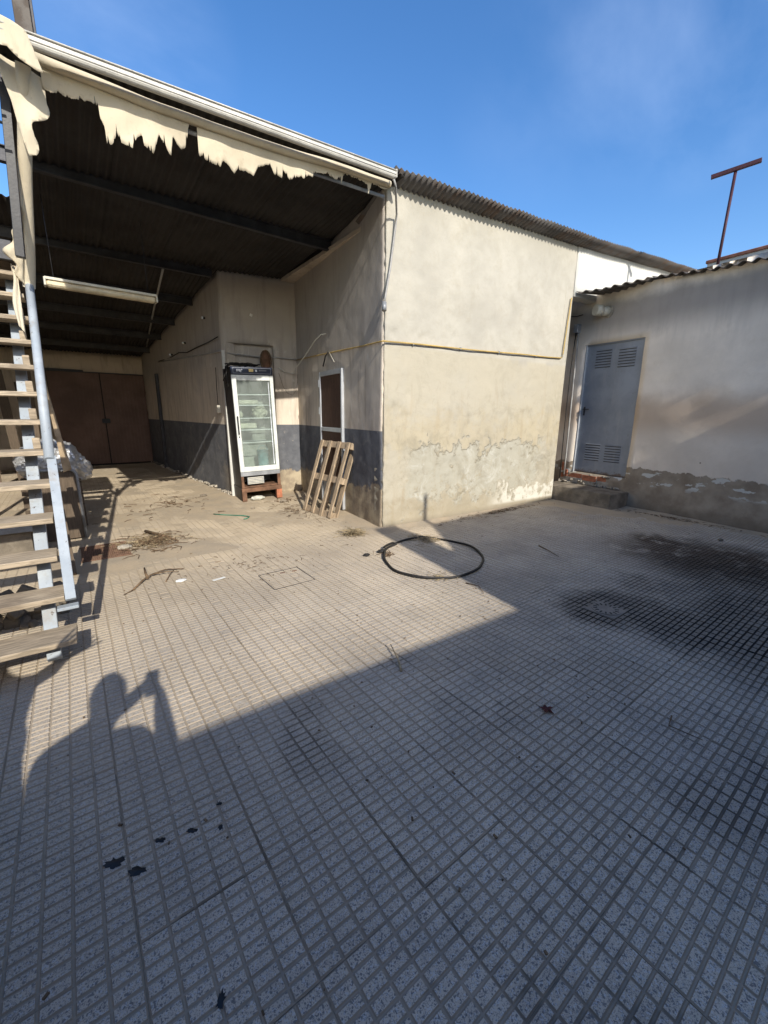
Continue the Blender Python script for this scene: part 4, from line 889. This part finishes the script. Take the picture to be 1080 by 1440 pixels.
# ------------------------------------------------------------------ right building with grey door
wv = Vector((-.11563422, -.99329186, 0)); nv = Vector((-.99329186, .11563422, 0)); RA = Vector((4.58, -.05, 0))
def rp_(s, off, z): p_ = RA + wv * s + nv * off; return Vector((p_.x, p_.y, z))
RB = empty('right_building', (4.58, -.05, 0), 'stained low building on the right with peeling damp base and grey door', 'building')
def toL(v): return v - RB.location
edgeP = [(-.5, 3.78), (-.18, 3.765), (.44, 3.715), (1.156, 3.69), (1.84, 3.60), (2.05, 3.58), (2.67, 3.55), (8, 3.48)]
Aw = rp_(-1.7, 0, 0); Bw = rp_(7.6, 0, 0)
hs = 1.7
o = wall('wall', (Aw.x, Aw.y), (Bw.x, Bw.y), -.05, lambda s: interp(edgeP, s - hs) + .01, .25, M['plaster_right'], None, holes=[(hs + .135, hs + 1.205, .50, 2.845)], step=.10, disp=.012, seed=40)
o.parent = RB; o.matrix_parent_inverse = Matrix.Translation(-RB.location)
RZ = math.atan2(wv.y, wv.x)
def rb(name, s0, s1, o0, o1, z0_, z1_, mat, par=RB, bev=.002):
    o = box(name, toL(rp_((s0 + s1) / 2, (o0 + o1) / 2, (z0_ + z1_) / 2)), (s1 - s0, abs(o1 - o0), z1_ - z0_), mat, par, (0, 0, RZ), bev); return o
DG = empty('grey_door', (0, 0, 0), None, None); DG.parent = RB; DG['label'] = 'grey blue steel door with louvre vents'
def nob(o, par): o.parent = par; return o
leaf = rb('door_leaf', .165, 1.18, -.075, -.035, .512, 2.825, M['door_grey'], DG)
rb('door_frame', .135, .164, -.10, .0, .502, 2.843, M['alu'], DG); rb('door_frame', 1.181, 1.203, -.10, -.01, .502, 2.843, M['door_grey'], DG); rb('door_frame', .165, 1.18, -.10, -.012, 2.826, 2.843, M['door_grey'], DG)
for (s0, z0_) in ((.335, 2.44), (.765, 2.42), (.345, .76), (.735, .76)):
    for i in range(7):
        lv = rb('louvre', s0, s0 + .30, -.036, -.024, z0_ + i * .047, z0_ + i * .047 + .014, M['door_grey'], DG); lv.rotation_euler = (R(20), 0, RZ)
        rb('louvre_slot', s0 + .004, s0 + .296, -.036, -.0335, z0_ + i * .047 - .013, z0_ + i * .047 - .003, M['dark'], DG, 0)
rb('handle_plate', .215, .245, -.034, -.026, 1.58, 1.74, M['steel_dark'], DG); rb('handle', .215, .35, -.005, .012, 1.685, 1.705, M['steel_dark'], DG, .004); rb('handle_neck', .22, .24, -.026, -.004, 1.685, 1.705, M['steel_dark'], DG, 0)
rb('door_backing', .1, 1.25, -.24, -.20, .45, 2.9, M['dark'], DG)
# bricks under the door
for i, (a, b) in enumerate(((.06, .36), (.375, .665), (.68, .95))):
    br_ = rb('brick', a, b, -.12, -.005 + (.01 if i == 1 else 0), .352, .468 - (.01 if i == 1 else 0), M['brick'], RB, .004); br_.rotation_euler = (random.gauss(0, .02), random.gauss(0, .02), RZ + random.gauss(0, .02))
rb('brick', -.03, .045, -.06, .012, .39, .52, M['brick'], RB, .006); rb('brick', -.10, -.04, -.05, .01, .36, .66, M['brick'], RB, .008)
bm = bmesh.new()
for k_ in range(26):
    s_ = random.uniform(-.12, 1.1); c_ = toL(rp_(s_, random.uniform(-.02, .05), random.choice((.285, .30, .34, .475)))); add_box(bm, c_, (random.uniform(.03, .12), random.uniform(.02, .05), random.uniform(.015, .04)), Matrix.Rotation(random.random() * 3, 3, 'Z'), .005)
o = from_bm('mortar_crumbs', bm, M['mortar'], RB); o['kind'] = 'stuff'
bm = bmesh.new(); add_box(bm, toL(rp_(.56, -.04, .33)), (.08, 1.25, .11), Matrix.Rotation(RZ + math.pi / 2, 3, 'Z'), .01); from_bm('threshold', bm, M['mortar'], RB)
# roof of the right building
rr = empty('roof', (0, 0, 0), None, None); rr.parent = RB
EDG = [Vector(e) for e in ((3.895, -.26, 3.615), (4.02, -.677, 3.612), (4.199, -1.24, 3.672))]
for k_ in range(len(EDG) - 1):
    a_, b_ = EDG[k_], EDG[k_ + 1]; uu = b_ - a_
    corr('roof_sheet', toL(a_) + Vector((0, 0, .003 * (k_ % 2))), uu, (-nv + Vector((0, 0, .10))).normalized(), uu.length, 1.5, .15, .019, M['roof_r'], rr, t=.004, jag=.05, seed=k_ + 30, rows=4, per=10)
for k_ in range(9):
    s0 = 1.22 + .9 * k_; s1 = s0 + .9; za, zb_ = interp(edgeP, s0), interp(edgeP, s1)
    a_ = rp_(s0, .13, za + .02); b_ = rp_(s1, .13, zb_ + .02); uu = (b_ - a_)
    corr('roof_sheet', toL(a_) + Vector((0, 0, .003 * (k_ % 2) + .006)), uu, (-nv + Vector((0, 0, .10))).normalized(), uu.length, 1.4, .15, .019, M['roof_r'], rr, t=.004, jag=.05, seed=k_ + 30, rows=4, per=10)
# lit render ledge below the eave
bm = bmesh.new()
pw = empty('parapet_wall', (5.35, -1.5, 3.40), 'whitewashed parapet with rust red coping behind the right roof edge', 'wall')
bm = bmesh.new(); add_box(bm, (.0, -4.0, .33), (.16, 8, .76), Matrix.Rotation(-.115, 3, 'Z')); o = from_bm('wall_face', bm, M['plaster_white'], pw); 
bm = bmesh.new(); add_box(bm, (.0, -4.0, .735), (.22, 8.04, .05), Matrix.Rotation(-.115, 3, 'Z'), .008); o = from_bm('coping', bm, M['coping'], pw)
bm = bmesh.new(); add_box(bm, (0, 0, 0), (3.5, 8.8, .1)); o = from_bm('roof_slab', bm, M['plaster_plain'], RB); o.location = (1.75, -3.6, 3.3); o.rotation_euler = (0, 0, -.115)
wall('wall', (4.35, 1.5), (4.75, 1.5), -.05, 3.7, .1, M['plaster_right'], None, step=.3).parent = None
bpy.data.objects.remove(bpy.data.objects[-1]) if False else None
# T post on the roof
tp = empty('t_post', (5.26, -1.83, 3.6), 'dark red iron post with a crossbar standing above the right roof', 'post')
tube('mast', [(-.01, 0.02, 0), (0, 0, 1.62)], .022, M['roofpost'], tp, 8); beam_between('crossbar', (-.10, .28, 1.60), (.07, -.28, 1.66), .05, .055, M['roofpost'], tp)
# step
bm = bmesh.new(); P4 = [(3.914, -.253), (3.856, -1.30), (4.60, -1.36), (4.64, .1), (3.93, .1)]
lo = [bm.verts.new((*p_, -.03)) for p_ in P4]; hi = [bm.verts.new((p_[0] + .01, p_[1], .268)) for p_ in P4]
bm.faces.new(hi); bm.faces.new(lo[::-1])
for i in range(5): bm.faces.new((lo[i], lo[(i + 1) % 5], hi[(i + 1) % 5], hi[i]))
bmesh.ops.subdivide_edges(bm, edges=bm.edges[:], cuts=7, use_grid_fill=True); bmesh.ops.triangulate(bm, faces=bm.faces)
for v in bm.verts:
    nn_ = mnoise.noise(v.co * 3.1); n5 = mnoise.noise(v.co * 11); v.co += Vector((nn_ * .014 + n5 * .008, nn_ * .012, (nn_ * .012 + n5 * .006) if v.co.z > .1 else 0))
bmesh.ops.recalc_face_normals(bm, faces=bm.faces); bmesh.ops.bevel(bm, geom=[e for e in bm.edges if e.calc_face_angle(0) > .8], offset=.012, segments=2, affect='EDGES')
o = from_bm('door_step', bm, M['concrete']); tag(o, 'worn concrete step below the grey steel door', 'step')
# vent pipe, junction box and cable run beside the door
vp = empty('vent_pipe', rp_(.49, 0, 3.36), 'stubby off-white plastic vent pipe sticking out above the grey door', 'vent pipe')
d_ = (nv * .9 + wv * -.35 + Vector((0, 0, .06))).normalized()
tube('barrel', [Vector((0, 0, 0)) - d_ * .04, d_ * .17], .078, M['pvc'], vp, 20); tube('cap', [d_ * .13, d_ * .26], .088, M['pvc'], vp, 20); tube('collar', [Vector((0, 0, 0)) - d_ * .02, d_ * .012], .105, M['mortar'], vp, 16)
jb = empty('cable_box', rp_(-.06, .05, 3.16), 'small grey junction box on the dark strip left of the grey door', 'junction box'); box('lid', (0, 0, 0), (.09, .10, .15), M['steel_grey'], jb, (0, 0, RZ)); box('gland', (0, 0, -.09), (.05, .05, .04), M['steel_dark'], jb, (0, 0, RZ))
cv = empty('cable_run', rp_(0, .03, 2), 'pair of dark vertical cables running down beside the grey door', 'cable')
q = lambda s, o_, z: rp_(s, o_, z) - cv.location
tube('conduit', [q(-.03, .04, 3.07), q(-.02, .04, 2.0), q(.0, .045, .8), q(.0, .05, .42)], .016, M['pipe'], cv, 8)
tube('cable', [q(-.07, .06, 3.07), q(-.09, .07, 2.4), q(-.075, .09, 1.7), q(-.06, .10, 1.0), q(-.05, .10, .35)], .010, M['black_rubber'], cv, 6)
tube('loop', [q(-.22, .05, 3.40), q(-.1, .05, 3.38), q(.02, .04, 3.39)], .008, M['black_rubber'], cv, 6)

# ------------------------------------------------------------------ things on the ground
bm = bmesh.new(); pts = []
cx, cy = -.235, -1.275
for i in range(97):
    t_ = 2 * math.pi * i / 90 + R(55); rr_ = 1 + .020 * math.sin(3 * t_) + .012 * math.sin(5 * t_ + 1) + .006 * math.sin(11 * t_) + .03 * max(0, (i - 84) / 12) * 1.2 - .03 * max(0, (8 - i) / 8)
    px, py = .675 * math.cos(t_) * rr_, .555 * math.sin(t_) * rr_
    ang = R(46.7); pts.append((cx + px * math.cos(ang) - py * math.sin(ang), cy + px * math.sin(ang) + py * math.cos(ang), .016 + .006 * math.sin(t_ * 5) + (.02 if i > 90 else 0)))
add_tube(bm, pts, .0135, 8); o = from_bm('hose_loop', bm, M['black_rubber']); tag(o, 'large loop of thin black hose lying on the paving before the wall corner', 'hose')
dn = empty('floor_drain', (DR[0], DR[1], .002), 'round grey drain cover in the stained paving', 'drain')
bm = bmesh.new(); add_box(bm, (0, 0, 0), (.24, .24, .01), None, .003); from_bm('plate', bm, M['drain'], dn)
bm = bmesh.new(); add_tube(bm, [(0, 0, .004), (0, 0, .011)], .11, 28); from_bm('disc', bm, M['drain'], dn)
for i in range(14):
    a = 2 * math.pi * i / 14; o = box('slot', (.082 * math.cos(a), .082 * math.sin(a), .0115), (.030, .010, .003), M['dark'], dn, (0, 0, a), 0)
gr = empty('iron_grate', (-3.19, 1.0, .004), 'rusty red floor grate at the foot of the stair by the twig heap', 'grate')
bm = bmesh.new()
for i in range(25): add_box(bm, (-.22 + i * .0185, 0, .004), (.007, .56, .008))
for i in range(15): add_box(bm, (0, -.27 + i * .0385, .0035), (.45, .006, .007))
from_bm('bars', bm, M['rust_grate'], gr); box('frame', (0, -.285, .005), (.47, .02, .012), M['rust_grate'], gr); box('frame', (0, .285, .005), (.47, .02, .012), M['rust_grate'], gr)
def sticks(name, c, r, n_, lmin, lmax, rad, mat, label, cat, zmax=.06, flat=.5, seed=1, ry=None):
    rnd = random.Random(seed); bm = bmesh.new()
    for i in range(n_):
        a = rnd.random() * 6.28; d0 = abs(rnd.gauss(0, .45)); x, y = d0 * r * math.cos(a), d0 * (ry or r) * math.sin(a); b = rnd.random() * 6.28; L = rnd.uniform(lmin, lmax)
        z = .006 + rnd.random() * zmax * max(0, 1 - d0); e = Vector((math.cos(b), math.sin(b), rnd.uniform(-.2, .3) * flat)) * L
        p0 = Vector((x, y, z)); k_ = Vector((rnd.uniform(-1, 1), rnd.uniform(-1, 1), .3)) * L * .15
        pts = [p0, p0 + e * .5 + k_, p0 + e]; pts = [Vector((p_.x, p_.y, max(.004, p_.z))) for p_ in pts]
        add_tube(bm, pts, rad * rnd.uniform(.5, 1.3), 4, cap=False)
    o = from_bm(name, bm, mat); o.location = (*c, 0); tag(o, label, cat, kind='stuff'); return o
sticks('twig_heap', (-2.70, 1.05), .46, 260, .04, .20, .0032, M['twig'], 'flat heap of dry twigs and stalks beside the rusty grate', 'twigs', .05, seed=3, ry=.55)
sticks('straw_heap', (-2.72, 1.10), .48, 240, .03, .12, .003, M['straw'], 'pale dry straw mixed through the twig heap by the grate', 'straw', .05, seed=13, ry=.5)
sticks('straw_tuft', (-.50, -.02), .16, 170, .05, .17, .003, M['straw'], 'small pale straw tuft in front of the side wall corner', 'straw', .07, seed=4)
sticks('ring_litter', (.12, -.78), .30, 110, .04, .16, .0028, M['straw'], 'dry stalks lying along the far side of the hose loop', 'straw', .03, seed=5)
sticks('ring_litter_left', (-.62, -.95), .10, 26, .03, .08, .004, M['twig'], 'few dark stalks left of the hose loop', 'twigs', .02, seed=6)
sticks('ring_litter_near', (-.62, -1.72), .30, 26, .02, .07, .003, M['straw'], 'few pale stalks along the near side of the hose loop', 'straw', .01, seed=26)
sticks('pallet_litter', (-.55, 1.6), .40, 70, .04, .18, .003, M['twig'], 'thin twigs scattered between the pallet and the fridge', 'twigs', .02, seed=8, ry=1.1)
sticks('fridge_litter', (-.30, 2.5), .4, 40, .03, .12, .004, M['twig'], 'short twigs in front of the fridge base', 'twigs', .02, seed=9)
sticks('shed_litter', (-2.1, 3.4), 1.3, 90, .04, .16, .004, M['twig'], 'sparse twigs over the dusty shed floor', 'twigs', .01, seed=10, ry=1.6)
sticks('yard_litter', (-1.9, -.4), 1.1, 60, .02, .07, .0025, M['twig'], 'sparse crumbs of twig on the sunlit paving', 'twigs', .004, seed=14, ry=.8)
sticks('wall_foot_litter', (2.2, -.30), 1.6, 160, .02, .09, .003, M['twig'], 'leaf crumbs and stalks along the foot of the cream wall', 'litter', .02, seed=15, ry=.16)
sticks('right_wall_litter', (4.1, -2.2), .25, 140, .02, .08, .003, M['twig'], 'leaf crumbs along the foot of the right wall', 'litter', .02, seed=16, ry=1.8)
rnd = random.Random(99); bm = bmesh.new()
for i in range(420):
    x, y = rnd.uniform(-3.6, 3.8), rnd.uniform(-4.3, 1.5); s_ = rnd.uniform(.003, .009)
    if x > .3 and y > -.3: continue
    add_box(bm, (x, y, .002), (s_ * rnd.uniform(.8, 2.2), s_, .004), Matrix.Rotation(rnd.random() * 3, 3, 'Z'))
o = from_bm('dark_crumbs', bm, M['twig']); tag(o, 'tiny dark crumbs scattered over the whole courtyard', 'crumbs', kind='stuff')
def stick(name, pts, r, mat, label, cat, n=6, taper=.4): o = tube(name, pts, r, mat, None, n, False, taper); tag(o, label, cat); return o
br = empty('fallen_branch', (-2.95, -.2, .01), 'dry forked branch lying on the paving below the twig heap', 'branch')
for pts, r_ in (([(-.12, -.20, 0), (-.02, -.05, .02), (.06, .05, .02), (.20, .14, .015), (.36, .10, .0)], .009), ([(.02, -.02, .02), (.02, .12, .03), (.03, .26, .03)], .014), ([(.05, .05, .02), (.18, .03, .03), (.30, .02, .01)], .006), ([(-.12, -.2, 0), (-.2, -.27, .0)], .006)): tube('limb', pts, r_, M['twig'], br, 6, False, .5)
stick('long_twig', [(-2.80, -.36, .01), (-2.74, -.22, .02), (-2.68, -.08, .01)], .006, M['twig'], 'single thin twig right of the forked branch', 'twig')
stick('thick_stick', [(-2.72, 1.50, .05), (-2.60, 1.25, .05), (-2.44, .92, .02)], .018, M['twig'], 'dark thicker stick across the top of the twig heap', 'stick')
stick('upright_stick', [(-1.88, -2.74, .006), (-1.84, -2.66, .03), (-1.78, -2.50, .04)], .008, M['straw'], 'short pale stick on the shadow edge of the paving', 'stick')
stick('dark_twig', [(-.50, -2.02, .006), (-.46, -2.15, .008), (-.55, -2.28, .006)], .005, M['twig'], 'short dark twig just below the hose loop', 'twig')
stick('far_stick', [(1.12, -1.75, .006), (1.02, -1.95, .012), (.94, -2.12, .006)], .007, M['twig'], 'thin dark stick in the shade right of the hose loop', 'twig')
stick('bent_twig', [(-.95, -3.90, .006), (-1.05, -3.92, .01), (-1.02, -4.06, .006)], .004, M['twig'], 'thin bent twig on the shaded paving below the drain', 'twig')
stick('green_cord', [(-1.70, 2.14, .01), (-1.58, 1.98, .012), (-1.45, 1.86, .012), (-1.36, 1.78, .012), (-1.30, 1.66, .012), (-1.36, 1.58, .01), (-1.42, 1.56, .01)], .008, M['green'], 'thin green cord curled on the dusty floor before the fridge', 'cord', taper=1)
o = box('paper_strip', (-2.376, -.574, .008), (.12, .035, .004), M['paper'], None, (0, 0, .2)); tag(o, 'small white strip of paper on the sunlit paving', 'paper')
o = from_bm('paper_scrap', crumple(.045, .03, .012), M['paper'], None, True); o.location = (-2.68, -.42, .012); tag(o, 'small crumpled white scrap right of the forked branch', 'paper')
o = from_bm('plaster_lump', crumple(.07, .05, .03), M['mortar'], None, True); o.location = (-3.0, 1.0, .02); tag(o, 'pale lump of plaster on the edge of the rusty grate', 'lump')
for i, (x, y, s_) in enumerate(((-1.05, 2.2, .035), (-.40, 2.45, .06), (-.62, -.83, .05), (-.83, -.83, .04), (-1.45, 3.75, .06), (3.3, -3.0, .04))):
    o = from_bm('stone', crumple(s_, s_ * .7, s_ * .4), M['concrete'] if i not in (2, 3) else M['black_rubber'], None, True); o.location = (x, y, s_ * .3); tag(o, ['small dark stone left of the fridge base', 'flat dark stone right of the fridge base', 'dark clod touching the far left of the hose loop', 'flat dark clod just left of the hose loop', 'dark stone on the dusty shed floor', 'small stone in the brown stain by the right wall'][i], 'stone')
# dried red leaf
bm = bmesh.new(); rnd = random.Random(4); out = []
for i in range(16): a = 2 * math.pi * i / 16; r_ = (.048 if i % 5 in (0, 2) else .022) * rnd.uniform(.6, 1.35); out.append(bm.verts.new((r_ * math.cos(a), r_ * .8 * math.sin(a), .012 + .012 * rnd.random())))
c_ = bm.verts.new((0, 0, .006))
for i in range(16): bm.faces.new((c_, out[i], out[(i + 1) % 16]))
o = from_bm('dried_leaf', bm, M['red_leaf']); o.location = (-1.461, -3.475, 0); md = o.modifiers.new('t', 'SOLIDIFY'); md.thickness = .0015; tag(o, 'curled dark red dead leaf lying on the shaded paving', 'leaf')
# black splashes
SPL = [(-3.415, -3.007, .033, .020, 'largest black spot, leftmost of the row on the near paving'), (-3.355, -3.085, .034, .016, 'broken black spot second from left in the row'), (-3.273, -3.014, .018, .011, 'black spot third from left in the row'), (-3.167, -3.044, .019, .011, 'black spot fourth from left in the row'), (-3.075, -3.094, .012, .011, 'small black spot at the right end of the row'), (-3.216, -3.597, .012, .020, 'lone black spot at the bottom edge of the paving'), (-3.05, -2.99, .012, .009, 'tiny black spot just beyond the right end of the row')]
for i, (x, y, rx, ry, lab) in enumerate(SPL):
    bm = bmesh.new(); rnd = random.Random(i + 3); n_ = 22; V_ = []
    for q_ in range(n_):
        a = 2 * math.pi * q_ / n_; k_ = 1 + rnd.uniform(-.38, .28) + .10 * math.sin(a * 2 + i); V_.append(bm.verts.new((rx * k_ * math.cos(a), ry * k_ * math.sin(a), 0)))
    c_ = bm.verts.new((0, 0, .0016))
    for q_ in range(n_): bm.faces.new((c_, V_[q_], V_[(q_ + 1) % n_]))
    o = from_bm('tar_spot', bm, M['tar']); o.location = (x, y, .0012); o.rotation_euler = (0, 0, R(-30)); tag(o, lab, 'tar spot', 'black spots on the near paving')
ac = empty('access_cover', (-1.83, -.90, 0), 'tiled access cover with a thin dark metal edge set in the sunlit paving', 'cover')
for (x, y, w_, l_) in ((0, -.205, .41, .007), (0, .205, .41, .007), (-.205, 0, .007, .403), (.205, 0, .007, .403)): box('edge_strip', (x, y, -.0005), (w_, l_, .005), M['steel_dark'], ac, None, 0)
box('lifting_slot', (.14, .12, .001), (.05, .016, .004), M['rust_wood'], ac, None, 0); box('lifting_slot', (.02, .14, .001), (.05, .014, .004), M['rust_wood'], ac, None, 0)

# ------------------------------------------------------------------ behind the camera: buildings that shade the yard
tanE = math.tan(R(SUN_EL)) / math.cos(R(SUN_AZ))
def hh_(ys): return (ys + 7.5) * tanE
PRF = [(-9, hh_(-2.40)), (-3.4, hh_(-2.52)), (-1.33, hh_(-2.64)), (-1.33, hh_(.02)), (-.97, hh_(.02)), (-.97, hh_(-1.28)), (-.84, hh_(-1.22)), (-.47, hh_(-.30)), (-.47, hh_(-.24)), (2.5, hh_(-.12)), (9, hh_(.0))]
bb = empty('rear_building', (0, -7.5, 0), 'rendered building behind the camera that shades the near half of the yard', 'building')
bm = bmesh.new(); fr0 = [bm.verts.new((x, 0, z)) for x, z in PRF] + [bm.verts.new((9, 0, -.1)), bm.verts.new((-9, 0, -.1))]
bk0 = [bm.verts.new((v.co.x, -.5, v.co.z)) for v in fr0]; n_ = len(fr0)
bm.faces.new(fr0); bm.faces.new(bk0[::-1])
for i in range(n_): bm.faces.new((fr0[i], bk0[i], bk0[(i + 1) % n_], fr0[(i + 1) % n_]))
bmesh.ops.recalc_face_normals(bm, faces=bm.faces); from_bm('facade', bm, M['render_back'], bb)
box('rear_door', (-3, .02, 1.05), (.9, .05, 2.1), M['brown_panel'], bb); box('rear_window', (1.5, .02, 1.7), (1.2, .05, 1.0), M['alu'], bb)
o = tube('roof_mast', [(-.43, -7.7, 0), (-.43, -7.7, hh_(-.2) + .62)], .035, M['steel_grey']); tag(o, 'grey mast standing beside the rear building', 'mast')
lf = wall('yard_wall', (-5.6, -7.5), (-5.6, -.6), -.05, 2.2, .2, M['render_back'], None, step=.8); tag(lf, 'rendered yard wall left of the camera', 'wall')
# heap and agave shapes, added unseen to cast the shadows beside the lowest tread
hp = from_bm('heap_shadow_caster', crumple(.40, .34, .80, 1.1), M['tan_cloth'], None, True); hp.location = (-4.30, -3.75, .72); tag(hp, 'tarpaulin-draped lump added unseen left of the camera to cast a rounded shadow', 'covered heap')
ag = empty('agave_shadow_caster', (-4.30, -3.30, 0), 'agave-shaped shadow caster in a tall clay pot, added unseen left of the camera', 'shadow caster')
tube('pot', [(0, 0, 0), (0, 0, .9)], .16, M['brick'], ag, 18, taper=1.3)
for i in range(4):
    tube('leaf', [(.02, 0, .85), (.40, -.02 + .02 * i, 1.12 + .01 * i), (.53 + .03 * i, -.02, 1.38 - .035 * i)], .035, M['leaf'], ag, 6, False, .15)
for i in range(8):
    a = 2.4 * i + 2; d0 = Vector((-abs(math.cos(a)) * .5, math.sin(a) * .5, .7)).normalized(); tube('leaf', [(0, 0, .85), tuple(Vector((0, 0, .85)) + d0 * .25), tuple(Vector((0, 0, .85)) + d0 * .5)], .04, M['leaf'], ag, 6, False, .12)

# ------------------------------------------------------------------ the photographer (stands behind the camera; casts the shadow)
PR = empty('person', (-3.80, -4.62, 0), 'person in dark shirt and jeans holding up a phone with both hands, behind the camera', 'person')
J = {'pel': (-3.80, -4.66, .92), 'sp': (-3.80, -4.67, 1.12), 'ch': (-3.80, -4.66, 1.30), 'nk': (-3.79, -4.62, 1.43), 'h0': (-3.78, -4.58, 1.53), 'h1': (-3.78, -4.57, 1.62),
     'lh': (-3.90, -4.66, .88), 'lk': (-3.92, -4.63, .48), 'la': (-3.93, -4.68, .09), 'lt': (-3.94, -4.52, .04), 'rh': (-3.70, -4.66, .88), 'rk': (-3.68, -4.63, .48), 'ra': (-3.67, -4.68, .09), 'rt': (-3.65, -4.52, .04),
     'ls': (-3.98, -4.66, 1.345), 'le': (-3.98, -4.45, 1.30), 'lw': (-3.66, -4.44, 1.44), 'lp': (-3.60, -4.45, 1.50),
     'rs': (-3.62, -4.66, 1.345), 're': (-3.47, -4.60, 1.10), 'rw': (-3.50, -4.51, 1.38), 'rpa': (-3.51, -4.50, 1.45)}
RD = dict(pel=.155, sp=.145, ch=.165, nk=.062, h0=.085, h1=.095, lh=.10, lk=.065, la=.045, lt=.04, rh=.10, rk=.065, ra=.045, rt=.04, ls=.09, le=.055, lw=.040, lp=.040, rs=.085, re=.068, rw=.045, rpa=.040)
Eg = [('pel', 'sp'), ('sp', 'ch'), ('ch', 'nk'), ('nk', 'h0'), ('h0', 'h1'), ('pel', 'lh'), ('lh', 'lk'), ('lk', 'la'), ('la', 'lt'), ('pel', 'rh'), ('rh', 'rk'), ('rk', 'ra'), ('ra', 'rt'), ('ch', 'ls'), ('ls', 'le'), ('le', 'lw'), ('lw', 'lp'), ('ch', 'rs'), ('rs', 're'), ('re', 'rw'), ('rw', 'rpa')]
names = list(J); vsl = [Vector(J[k_]) - PR.location for k_ in names]; eg = [(names.index(a), names.index(b)) for a, b in Eg]; rad = [RD[k_] for k_ in names]
def finger(basej, pts, r_):
    b0 = names.index(basej); prev = b0
    for p_ in pts: vsl.append(Vector(p_) - PR.location); rad.append(r_); eg.append((prev, len(vsl) - 1)); prev = len(vsl) - 1
for i in range(4):
    finger('rpa', [(-3.50 - .005 * i, -4.485, 1.475 + .018 * i), (-3.525, -4.462, 1.48 + .02 * i), (-3.545, -4.462, 1.482 + .02 * i)], .0095)
    finger('lp', [(-3.585, -4.47, 1.50 + .018 * i), (-3.568, -4.462, 1.505 + .02 * i), (-3.552, -4.462, 1.507 + .02 * i)], .0095)
finger('rpa', [(-3.505, -4.49, 1.50), (-3.53, -4.487, 1.53)], .011); finger('lp', [(-3.59, -4.475, 1.53), (-3.57, -4.487, 1.555)], .011)
me = bpy.data.meshes.new('body'); me.from_pydata([tuple(v) for v in vsl], eg, []); o = link('body', me, [M['shirt'], M['jeans'], M['skin']], PR)
bpy.context.view_layer.objects.active = o; sk = o.modifiers.new('skin', 'SKIN')
for i, sv in enumerate(o.data.skin_vertices[0].data): sv.radius = (rad[i], rad[i] * (.72 if names[i:i + 1] and names[i] in ('pel', 'sp', 'ch') else 1)); sv.use_root = (i == 0)
o.modifiers.new('sub', 'SUBSURF').levels = 2
bm = bmesh.new(); bmesh.ops.create_icosphere(bm, subdivisions=4, radius=1)
for v in bm.verts:
    c_ = v.co; v.co = Vector((c_.x * .078, c_.y * .10 + (.014 if (c_.y > .9 and abs(c_.x) < .25 and -.35 < c_.z < .1) else 0), c_.z * .118 - (.01 * max(0, -c_.z))))
hdx = from_bm('head', bm, M['skin'], PR, True); hdx.location = Vector((-3.78, -4.57, 1.60)) - PR.location
bm = bmesh.new(); bmesh.ops.create_icosphere(bm, subdivisions=4, radius=1)
bmesh.ops.delete(bm, geom=[v for v in bm.verts if v.co.z < -.1 or (v.co.y > .55 and v.co.z < .55)], context='VERTS')
for v in bm.verts: v.co = Vector((v.co.x * .092, v.co.y * .115, v.co.z * .128 + .016 * nz3(v.co.x * 5, v.co.y * 5, v.co.z * 5)))
o = from_bm('hair', bm, M['hair'], hdx, True); md = o.modifiers.new('t', 'SOLIDIFY'); md.thickness = .008
for sx in (-1, 1):
    box('eye', (sx * .03, .088, .01), (.024, .01, .012), M['sticker_white'], hdx); box('ear', (sx * .08, .0, -.005), (.015, .035, .06), M['skin'], hdx, None, .006)
box('mouth', (0, .094, -.055), (.045, .008, .012), M['red_leaf'], hdx)
ph = empty('phone', (-3.545, -4.474, 1.535), 'dark phone held up in both hands behind the camera', 'phone'); box('case', (0, 0, 0), (.075, .009, .16), M['black_plastic'], ph, None, .003); box('screen', (0, -.006, 0), (.068, .002, .15), M['header'], ph, None, 0)
